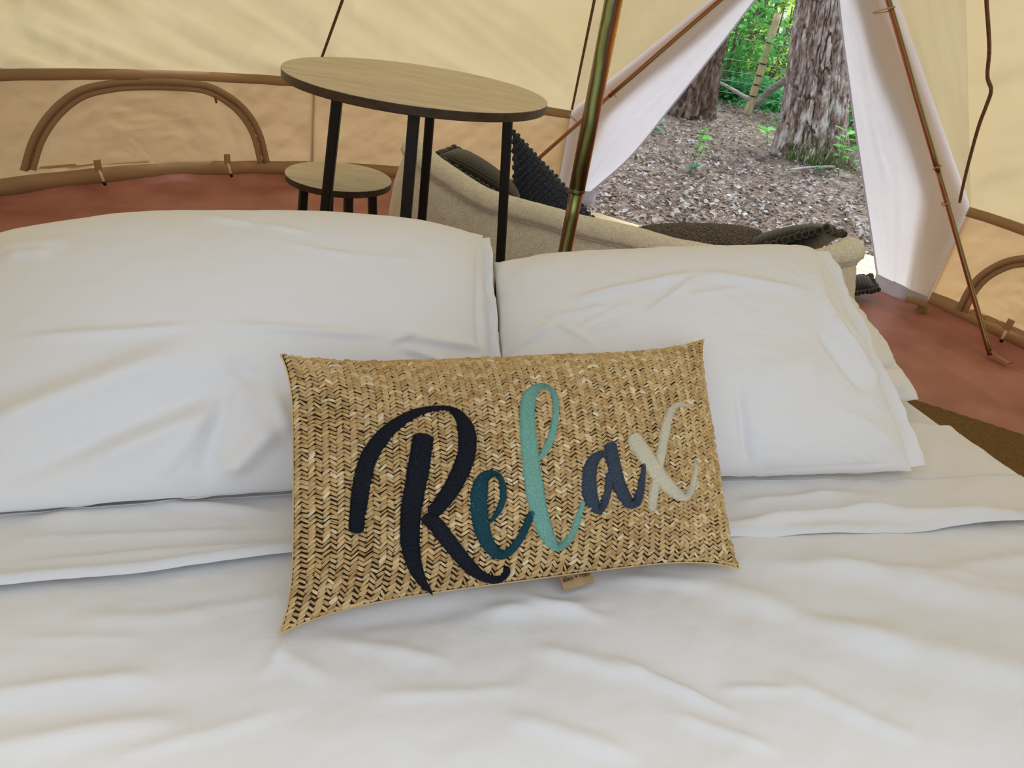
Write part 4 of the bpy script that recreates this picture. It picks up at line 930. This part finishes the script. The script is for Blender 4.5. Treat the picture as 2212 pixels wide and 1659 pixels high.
def litter(name, n, r0, r1, ln, wd, mat, curl, lift, label, cat):
    x, y = scatter_pts(n, r0, r1); n = len(x); ux, uy = rotm(n); L = ln*rng.uniform(.6, 1.4, n); Wd = wd*rng.uniform(.6, 1.4, n)
    P0 = np.stack([x, y, gz(x, y)+lift*rng.uniform(.2, 1, n)], -1); V = []
    for (a, b, c) in ((-1, 0, .0), (-.2, -1, curl), (.35, -.7, curl), (1, 0, .2*curl), (.35, .7, curl), (-.2, 1, curl), (0, 0, 0)):
        V.append(P0+ux*(a*L/2)[:, None]+uy*(b*Wd/2)[:, None]+np.array([0, 0, 1])*(c*Wd)[:, None])
    V = np.stack(V, 1).reshape(-1, 3); t = [(6, 0, 1), (6, 1, 2), (6, 2, 3), (6, 3, 4), (6, 4, 5), (6, 5, 0)]
    Fc = (np.arange(n)[:, None, None]*7+np.array(t)[None]).reshape(-1, 3)
    o = mesh(name, V, Fc, mat); return tag(o, label, cat, kind='stuff')
litter('leaf_litter', 9000, 4.7, 15, .055, .032, MAT['litter'], .25, .03, 'brown and grey dead leaves strewn over the forest floor', 'leaves')
litter('pine_needle_litter', 26000, 4.7, 15, .11, .0045, MAT['needle'], .1, .03, 'fallen pine needles covering the forest floor', 'needles')
# single pale fallen leaves that stand out
def lobed(n=5, r=.05):
    V = [(0, 0, .004)]; k = n*4
    for i in range(k):
        a = i/k*2*math.pi; rr = r*(.55+.45*abs(math.cos(a*n/2))**1.3)*(1 if i else .2); V.append((rr*math.cos(a), rr*math.sin(a), .012*math.sin(a*3)+.008))
    me = bpy.data.meshes.new('fallen_leaf'); me.from_pydata(V, [], [(0, 1+i, 1+(i+1) % k) for i in range(k)]); me.materials.append(MAT['paleleaf']); return me
LM = [lobed(5, .055), lobed(3, .05), lobed(7, .06)]
def on_ground(x, y, it=4):
    z = GZ
    for _ in range(it): p = at_z(x, y, z); z = float(gz(p[0], p[1]))
    return np.array([p[0], p[1], z])
spots = [(1352, 400), (1478, 404), (1592, 413), (1585, 428), (1330, 470), (1418, 482), (1366, 452), (1500, 436), (1480, 452), (1528, 448), (1640, 452), (1652, 444), (1606, 380), (1610, 362), (1664, 370), (1548, 363), (1566, 366),
         (1422, 332), (1404, 326), (1440, 372), (1500, 420), (1470, 440), (1556, 402), (1668, 408), (1750, 415), (1760, 402), (1790, 440), (1872, 497), (1830, 452), (1310, 430), (1322, 456), (1390, 470), (1455, 470), (1540, 470), (1700, 455), (1720, 470), (1575, 440), (1385, 345), (1620, 330), (1580, 300), (1640, 280)]
for i, (x, y) in enumerate(spots):
    p = on_ground(x, y); o = bpy.data.objects.new('fallen_leaf', LM[i % 3]); COL.objects.link(o); o.location = Vector(p+[0, 0, .03])
    o.rotation_euler = (random.uniform(-.5, .5), random.uniform(-.5, .5), random.random()*6); s = random.uniform(.6, 1.25); o.scale = (s, s*random.uniform(.6, 1), s)
    lab = 'pale bleached fallen leaf on the ground close to the tent platform boards' if y >= 430 else ('pale bleached fallen leaf on the open litter in front of the large pine' if y >= 340 else 'pale bleached fallen leaf far out, beyond the slender seedling')
    tag(o, lab, 'leaf', 'pale fallen leaves '+('by the platform' if y >= 430 else 'before the pine' if y >= 340 else 'beyond the seedling'))

# ---------------------------------------------------------------- trees
def bark_mat(name, c1, c2, c3, moss=False):
    m, nt, out = mk(name); L = nt.links.new
    p = nt.nodes.new('ShaderNodeBsdfPrincipled'); p.inputs['Roughness'].default_value = .95; p.inputs['Specular IOR Level'].default_value = .15
    mp = coords(nt, (1, 1, .35)); n = nd(nt, 'ShaderNodeTexNoise', Scale=14, Detail=6, Roughness=.65); L(mp.outputs[0], n.inputs['Vector'])
    r = ramp(nt, n.outputs[0], [(.38, c1), (.5, c2), (.62, c3)]); L(r.outputs[0], p.inputs['Base Color'])
    n2 = nd(nt, 'ShaderNodeTexNoise', Scale=60, Detail=4); L(mp.outputs[0], n2.inputs['Vector']); b = bump(nt, n2.outputs[0], .7, .01); L(b.outputs[0], p.inputs['Normal'])
    L(p.outputs[0], out.inputs[0]); return m
MAT['bark'] = bark_mat('pine_bark', srgb(116, 94, 82), srgb(168, 150, 140), srgb(216, 208, 204))
MAT['bark2'] = bark_mat('dark_bark', srgb(96, 78, 68), srgb(128, 108, 96), srgb(158, 140, 128))
MAT['moss'] = leafmat('moss', [srgb(70, 100, 40), srgb(100, 130, 55), srgb(130, 150, 80)], .2)
def trunk(name, base, top, rf, mat, label, cat='tree', na=300, nz=420, plate=(.06, .13), depth=.085, group=None):
    base = np.asarray(base, float); top = np.asarray(top, float); H_ = top[2]-base[2]
    z, a = np.meshgrid(np.linspace(0, 1, nz)**1.25, np.linspace(0, 2*math.pi, na, endpoint=False), indexing='ij')
    zz = z*H_; R = rf(zz)*(1+.05*fbm(a*0+np.cos(a)*1.2, np.sin(a)*1.2+zz*.4, 501, 2))
    per = int(round(2*math.pi*float(rf(np.array([1.5]))[0])/plate[0]))
    U = a/(2*math.pi)*per; Wp = zz/plate[1]
    # long ridges split by wandering furrows, crossed by shorter cracks, flaky plates between
    wu = U+.5*fbm(U*.45, Wp*.35, 505, 3)
    per_ = lambda x: np.cos(x)          # keep the pattern closed round the trunk
    cx_, sx_ = np.cos(a)*per/6.283, np.sin(a)*per/6.283
    n1 = .5*(fbm(cx_*1.1+7, sx_*1.1+Wp*.16, 511, 3)+fbm(sx_*1.1-3, cx_*1.1-Wp*.15, 513, 3))
    n2 = fbm(wu*.9, Wp*.42, 517, 3)
    fur = np.clip(np.abs(n2)/.12, 0, 1)**.9*np.clip(np.abs(n1)/.05, 0, 1)**.6
    f1, f2, idv = worley(wu*1.1, Wp*.55+.6*vnoise(U*.6, Wp*.6, 507), 521)
    flake = np.clip((f2-f1)/.15, 0, 1)
    R = R+depth*(fur-.6)+.012*(idv-.5)*flake*fur+.010*(flake-.5)*fur+.007*fbm(U*2.6, Wp*2.2, 515, 3)
    ax = base+(top-base)*z[..., None]
    P = ax+np.stack([R*np.cos(a), R*np.sin(a), 0*R], -1)
    o = grid(name, P, mat, None, wrapx=True); return o
def place_trunk(px_base, px_top, hd, rf, mat, name, label, zt=5.0, group=None, **k):
    b = at_hd(*px_base, hd); b[2] = float(gz(b[0], b[1]))-.08
    t = at_hd(*px_top, hd); d = (t-b)/(t[2]-b[2]); top = b+d*(zt-b[2])
    e = empty(name, tuple(b), label, 'tree', group)
    o = trunk('trunk', b, top, rf, mat, label, **k); co = np.empty(len(o.data.vertices)*3); o.data.vertices.foreach_get('co', co)
    o.data.vertices.foreach_set('co', (co.reshape(-1, 3)-b).ravel()); o.data.update(); o.parent = e
    return e, b, d
hd1 = 9.6
t1, b1, d1 = place_trunk((1757, 330), (1783, 0), hd1, lambda z: .285+.10*np.exp(-z/1.1)+.10*np.exp(-z/.25)-.012*z, MAT['bark'], 'pine_tree', 'large pine tree with flaky grey bark and green sprigs at its foot', 7.0)
# moss tufts at the foot of the big pine
ang = rng.uniform(-2.6, -.4, 500); zq = np.abs(rng.normal(0, .12, 500)); rq = .50+.02*rng.normal(size=500)-zq*.3
Pm = np.stack([b1[0]+rq*np.cos(ang), b1[1]+rq*np.sin(ang), b1[2]+.06+zq], -1); Vm = []; Fm = []
for i, p in enumerate(Pm):
    d = np.array([math.cos(ang[i])*.4, math.sin(ang[i])*.4, 1.0]); l = random.uniform(.04, .11); s_ = np.array([-math.sin(ang[i]), math.cos(ang[i]), 0])*.006
    Vm += [p-s_, p+s_, p+d*l]; Fm.append((3*i, 3*i+1, 3*i+2))
mo = mesh('moss_tufts', Vm, Fm, MAT['moss'], t1); mo['kind'] = 'stuff'
place_trunk((1488, 243), (1520, 80), 11.3, lambda z: .30+.10*np.exp(-z/.3)-.01*z, MAT['bark2'], 'pine_tree', 'brown barked pine tree partly hidden by the left door flap', 7.0, na=120, nz=160)
for (pb, pt, hd, r, lab) in (((1584, 190), (1650, -10), 15.5, .13, 'slim dark tree trunk standing left of the fence post'), ((1615, 190), (1690, -5), 17.0, .10, 'thin dark tree trunk standing right behind the fence post'),
                             ((1545, 170), (1575, 40), 21, .12, 'thin tree trunk deep in the woods between pine and slim trunk'), ((1690, 170), (1722, 40), 19, .09, 'thin tree trunk deep in the woods next to the large pine')):
    place_trunk(pb, pt, hd, (lambda r: lambda z: r+.05*np.exp(-z/.3)-.008*z)(r), MAT['bark2'], 'forest_tree', lab, 8.0, na=28, nz=90, plate=(.05, .15), depth=.012)

# fence: round post and thin wires
MAT['postw'] = simple('peeled_post', srgb(196, 170, 132), srgb(226, 206, 170), .8, 8, (4, 4, 1), bscale=40, bstr=.3)
MAT['wire'] = simple('fence_wire', srgb(150, 165, 160), srgb(170, 185, 180), .5, 5, metallic=.6)
pb = on_ground(1614, 246); hdp = math.hypot(pb[0], pb[1]); ptop = at_hd(1681, 30, hdp)
fence = empty('wire_fence', tuple(pb), 'wire fence with a peeled round wooden post', 'fence')
pts = np.linspace(pb-[0, 0, .1], ptop, 14); pr = np.linspace(.062, .054, 14)*(1+.04*rng.normal(size=14)); tube('post', pts, pr, MAT['postw'], fence, 16)
for (y0) in (92, 138, 163, 183, 207):
    d = ptop-pb; t = tpar2 = min(np.linspace(0, 1, 300), key=lambda t: abs(pix((pb+d*t)[None])[1][0]-y0)); p = pb+d*t
    l = np.array([-.97, .22, 0]); L1 = [p+l*s+[0, -.06, -.03*math.sin(abs(s)*1.2)] for s in np.linspace(-3.2, 3.2, 24)]
    wr_ = tube('wire', L1, .0045, MAT['wire'], fence, 5)
    tube('staple', [p+[-.07, -.03, 0], p+[0, -.075, 0], p+[.05, -.05, 0]], .008, MAT['black'], fence, 5)
# dead log behind the post
la, lbp = at_hd(1632, 224, hdp+.4), at_hd(1722, 155, hdp-.4)
MAT['log'] = simple('weathered_log', srgb(150, 142, 136), srgb(196, 190, 184), .9, 6, (1, 1, 5), bscale=30, bstr=.5, bdist=.01)
lg = tube('fallen_log', catmull([la+[0, 0, -.03], la*.6+lbp*.4+[0, 0, .03], lbp], 20), np.linspace(.065, .05, 20), MAT['log'], None, 14); settle(lg); tag(lg, 'grey dead log leaning between the fence post and the large pine', 'log')
br = tube('fallen_branch', catmull([on_ground(1700, 375)+[0, 0, .04], on_ground(1745, 372)+[0, 0, .05], on_ground(1800, 366)+[0, 0, .03]], 16), np.linspace(.012, .018, 16), MAT['log'], None, 8); settle(br); tag(br, 'thin straight stick on the ground near the large pine', 'stick')
br = tube('fallen_branch', catmull([at_hd(1548, 175, 12.6), at_hd(1580, 192, 12.4), at_hd(1618, 215, 12.2)], 16), np.linspace(.02, .035, 16), MAT['log'], None, 8); settle(br); tag(br, 'bare grey branch arching to the foot of the fence post', 'branch')

# ---------------------------------------------------------------- plants
MAT['leaf_b'] = leafmat('bright_leaf', [srgb(96, 190, 70), srgb(130, 220, 90), srgb(90, 170, 90)], .45, .5)
MAT['leaf_t'] = leafmat('blue_green_leaf', [srgb(70, 150, 110), srgb(100, 180, 130)], .4, .5)
MAT['stem'] = simple('green_stem', srgb(90, 120, 60), srgb(110, 130, 70), .8, 20)
def leaf_mesh(mat, w=.42):
    V = [(0, 0, 0), (.25, -w*.45, .04), (.55, -w*.5, .03), (.85, -w*.25, -.02), (1, 0, -.06), (.85, w*.25, -.02), (.55, w*.5, .03), (.25, w*.45, .04), (.3, 0, 0), (.65, 0, -.02)]
    Fc = [(0, 1, 8), (1, 2, 9, 8), (2, 3, 9), (3, 4, 9), (4, 5, 9), (5, 6, 9), (6, 7, 8, 9), (7, 0, 8)]
    me = bpy.data.meshes.new('leaf'); me.from_pydata(V, [], Fc); me.materials.append(mat); return me
LB, LT = leaf_mesh(MAT['leaf_b'], .55), leaf_mesh(MAT['leaf_t'], .6)
def plant(px, height, nleaf, size, me, label, group='woodland seedlings', lean=0.1, spread=1.0):
    b = on_ground(*px); e = empty('seedling', tuple(b), label, 'plant', group)
    top = b+np.array([random.uniform(-lean, lean), random.uniform(-lean, lean), height])
    sp_ = catmull([b-[0, 0, .02], (b+top)/2+[random.uniform(-.02, .02), 0, 0], top], 8); tube('stem', sp_, np.linspace(.005, .003, 8), MAT['stem'], e, 5)
    for i in range(nleaf):
        t = .35+.65*(i+1)/nleaf; p = b+(top-b)*t; a = i*2.4+random.random(); up = random.uniform(-.1, .5)
        o = bpy.data.objects.new('leaf', me); COL.objects.link(o); o.parent = e; o.location = Vector(p-b); s = size*random.uniform(.7, 1.25)
        o.rotation_euler = (random.uniform(-.4, .4), -up, a); o.scale = (s*spread, s, s)
for (px, hh_, nl, sz, me, lab) in [((1490, 372), .42, 14, .10, LB, 'slender bright green seedling growing alone on the leaf litter'), ((1482, 380), .12, 7, .10, LT, 'low blue-green seedling at the slender seedling\'s foot'),
        ((1405, 292), .16, 9, .13, LT, 'leafy blue-green plant at the edge of the left door flap'), ((1657, 312), .20, 6, .15, LB, 'small broad-leaved plant left of the large pine\'s foot'),
        ((1737, 330), .26, 9, .13, LB, 'bright green sprig growing against the large pine'), ((1706, 322), .10, 9, .09, LB, 'short grassy sprig at the large pine\'s root'),
        ((1770, 320), .40, 10, .14, LT, 'leafy shoot in front of the large pine\'s trunk'), ((1826, 330), .55, 12, .14, LT, 'tall leafy shoot beside the large pine and right door flap'),
        ((1812, 380), .48, 16, .14, LB, 'bushy bright green plant in front of the large pine'), ((1752, 372), .08, 6, .09, LT, 'tiny seedling next to the thin straight stick'),
        ((1836, 372), .16, 6, .13, LT, 'low plant touching the right door flap\'s edge'), ((1534, 250), .12, 7, .14, LT, 'low plant at the foot of the brown barked pine')]:
    plant(px, hh_, nl, sz, me, lab)

# ---------------------------------------------------------------- woods behind the fence
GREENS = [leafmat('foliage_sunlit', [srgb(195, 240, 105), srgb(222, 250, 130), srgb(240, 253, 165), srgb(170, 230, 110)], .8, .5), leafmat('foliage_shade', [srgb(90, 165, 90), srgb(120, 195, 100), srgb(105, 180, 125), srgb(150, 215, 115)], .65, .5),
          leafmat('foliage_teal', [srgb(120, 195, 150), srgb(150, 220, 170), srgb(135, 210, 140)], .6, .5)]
def foliage(center, rad, n, size, mat, name, label, cat, group, seed):
    g = np.random.default_rng(seed); c = np.asarray(center, float)
    ncl = 46; cc = g.normal(0, .45, (ncl, 3)); cc[:, 2] = g.uniform(-1, 1, ncl)
    P = cc[g.integers(0, ncl, n)]+g.normal(0, .16, (n, 3)); P = c+P*np.asarray(rad)
    P[:, 2] = np.maximum(P[:, 2], GZ+.02)
    a = g.uniform(0, 2*math.pi, n); ux = np.stack([np.cos(a), np.sin(a), g.normal(0, .5, n)], -1); uy = np.stack([-np.sin(a), np.cos(a), g.normal(0, .5, n)], -1); s = size*g.uniform(.5, 1.4, n)
    V = np.stack([P-ux*s[:, None], P-uy*(s*.45)[:, None], P+ux*s[:, None], P+uy*(s*.45)[:, None]], 1).reshape(-1, 3)
    Fc = np.arange(n*4).reshape(-1, 4)
    e = empty(name, (c[0], c[1], GZ), label, cat, group)
    f = mesh('foliage', V, Fc, mat, e); f['kind'] = 'stuff'
    for k in range(5):
        q = c+cc[k]*np.asarray(rad)*.8; b = np.array([c[0]+g.normal(0, .1), c[1]+g.normal(0, .1), GZ-.1]); tube('stem', catmull([b, (b+q)/2+g.normal(0, .1, 3), q], 10), np.linspace(.03, .008, 10), MAT['bark2'], e, 6)
    return e
k = 0
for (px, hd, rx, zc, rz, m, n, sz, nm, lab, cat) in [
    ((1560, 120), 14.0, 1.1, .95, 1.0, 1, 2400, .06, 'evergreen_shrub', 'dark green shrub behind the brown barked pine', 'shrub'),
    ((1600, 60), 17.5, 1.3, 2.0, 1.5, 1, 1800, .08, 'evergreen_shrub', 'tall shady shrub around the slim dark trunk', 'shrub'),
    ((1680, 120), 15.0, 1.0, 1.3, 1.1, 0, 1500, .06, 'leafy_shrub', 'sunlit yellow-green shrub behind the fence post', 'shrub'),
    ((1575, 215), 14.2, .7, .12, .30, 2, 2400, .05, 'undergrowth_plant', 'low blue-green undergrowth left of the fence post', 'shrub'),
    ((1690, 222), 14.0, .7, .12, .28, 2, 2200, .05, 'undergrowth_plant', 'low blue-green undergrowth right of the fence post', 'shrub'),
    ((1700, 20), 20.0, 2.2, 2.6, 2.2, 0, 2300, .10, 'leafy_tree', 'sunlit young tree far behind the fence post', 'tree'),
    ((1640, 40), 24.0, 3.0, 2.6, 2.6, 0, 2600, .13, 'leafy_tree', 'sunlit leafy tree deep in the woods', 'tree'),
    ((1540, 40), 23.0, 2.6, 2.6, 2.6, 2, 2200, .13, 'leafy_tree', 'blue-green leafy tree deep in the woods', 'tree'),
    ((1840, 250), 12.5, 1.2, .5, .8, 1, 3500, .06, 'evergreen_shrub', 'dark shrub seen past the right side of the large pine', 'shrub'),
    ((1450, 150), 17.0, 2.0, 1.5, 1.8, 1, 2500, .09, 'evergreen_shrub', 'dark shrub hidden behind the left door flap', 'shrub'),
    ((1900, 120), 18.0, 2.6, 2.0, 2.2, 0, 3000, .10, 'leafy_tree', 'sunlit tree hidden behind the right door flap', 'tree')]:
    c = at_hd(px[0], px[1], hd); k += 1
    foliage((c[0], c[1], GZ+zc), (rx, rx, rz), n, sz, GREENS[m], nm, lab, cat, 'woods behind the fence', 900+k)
bpy.context.view_layer.update()
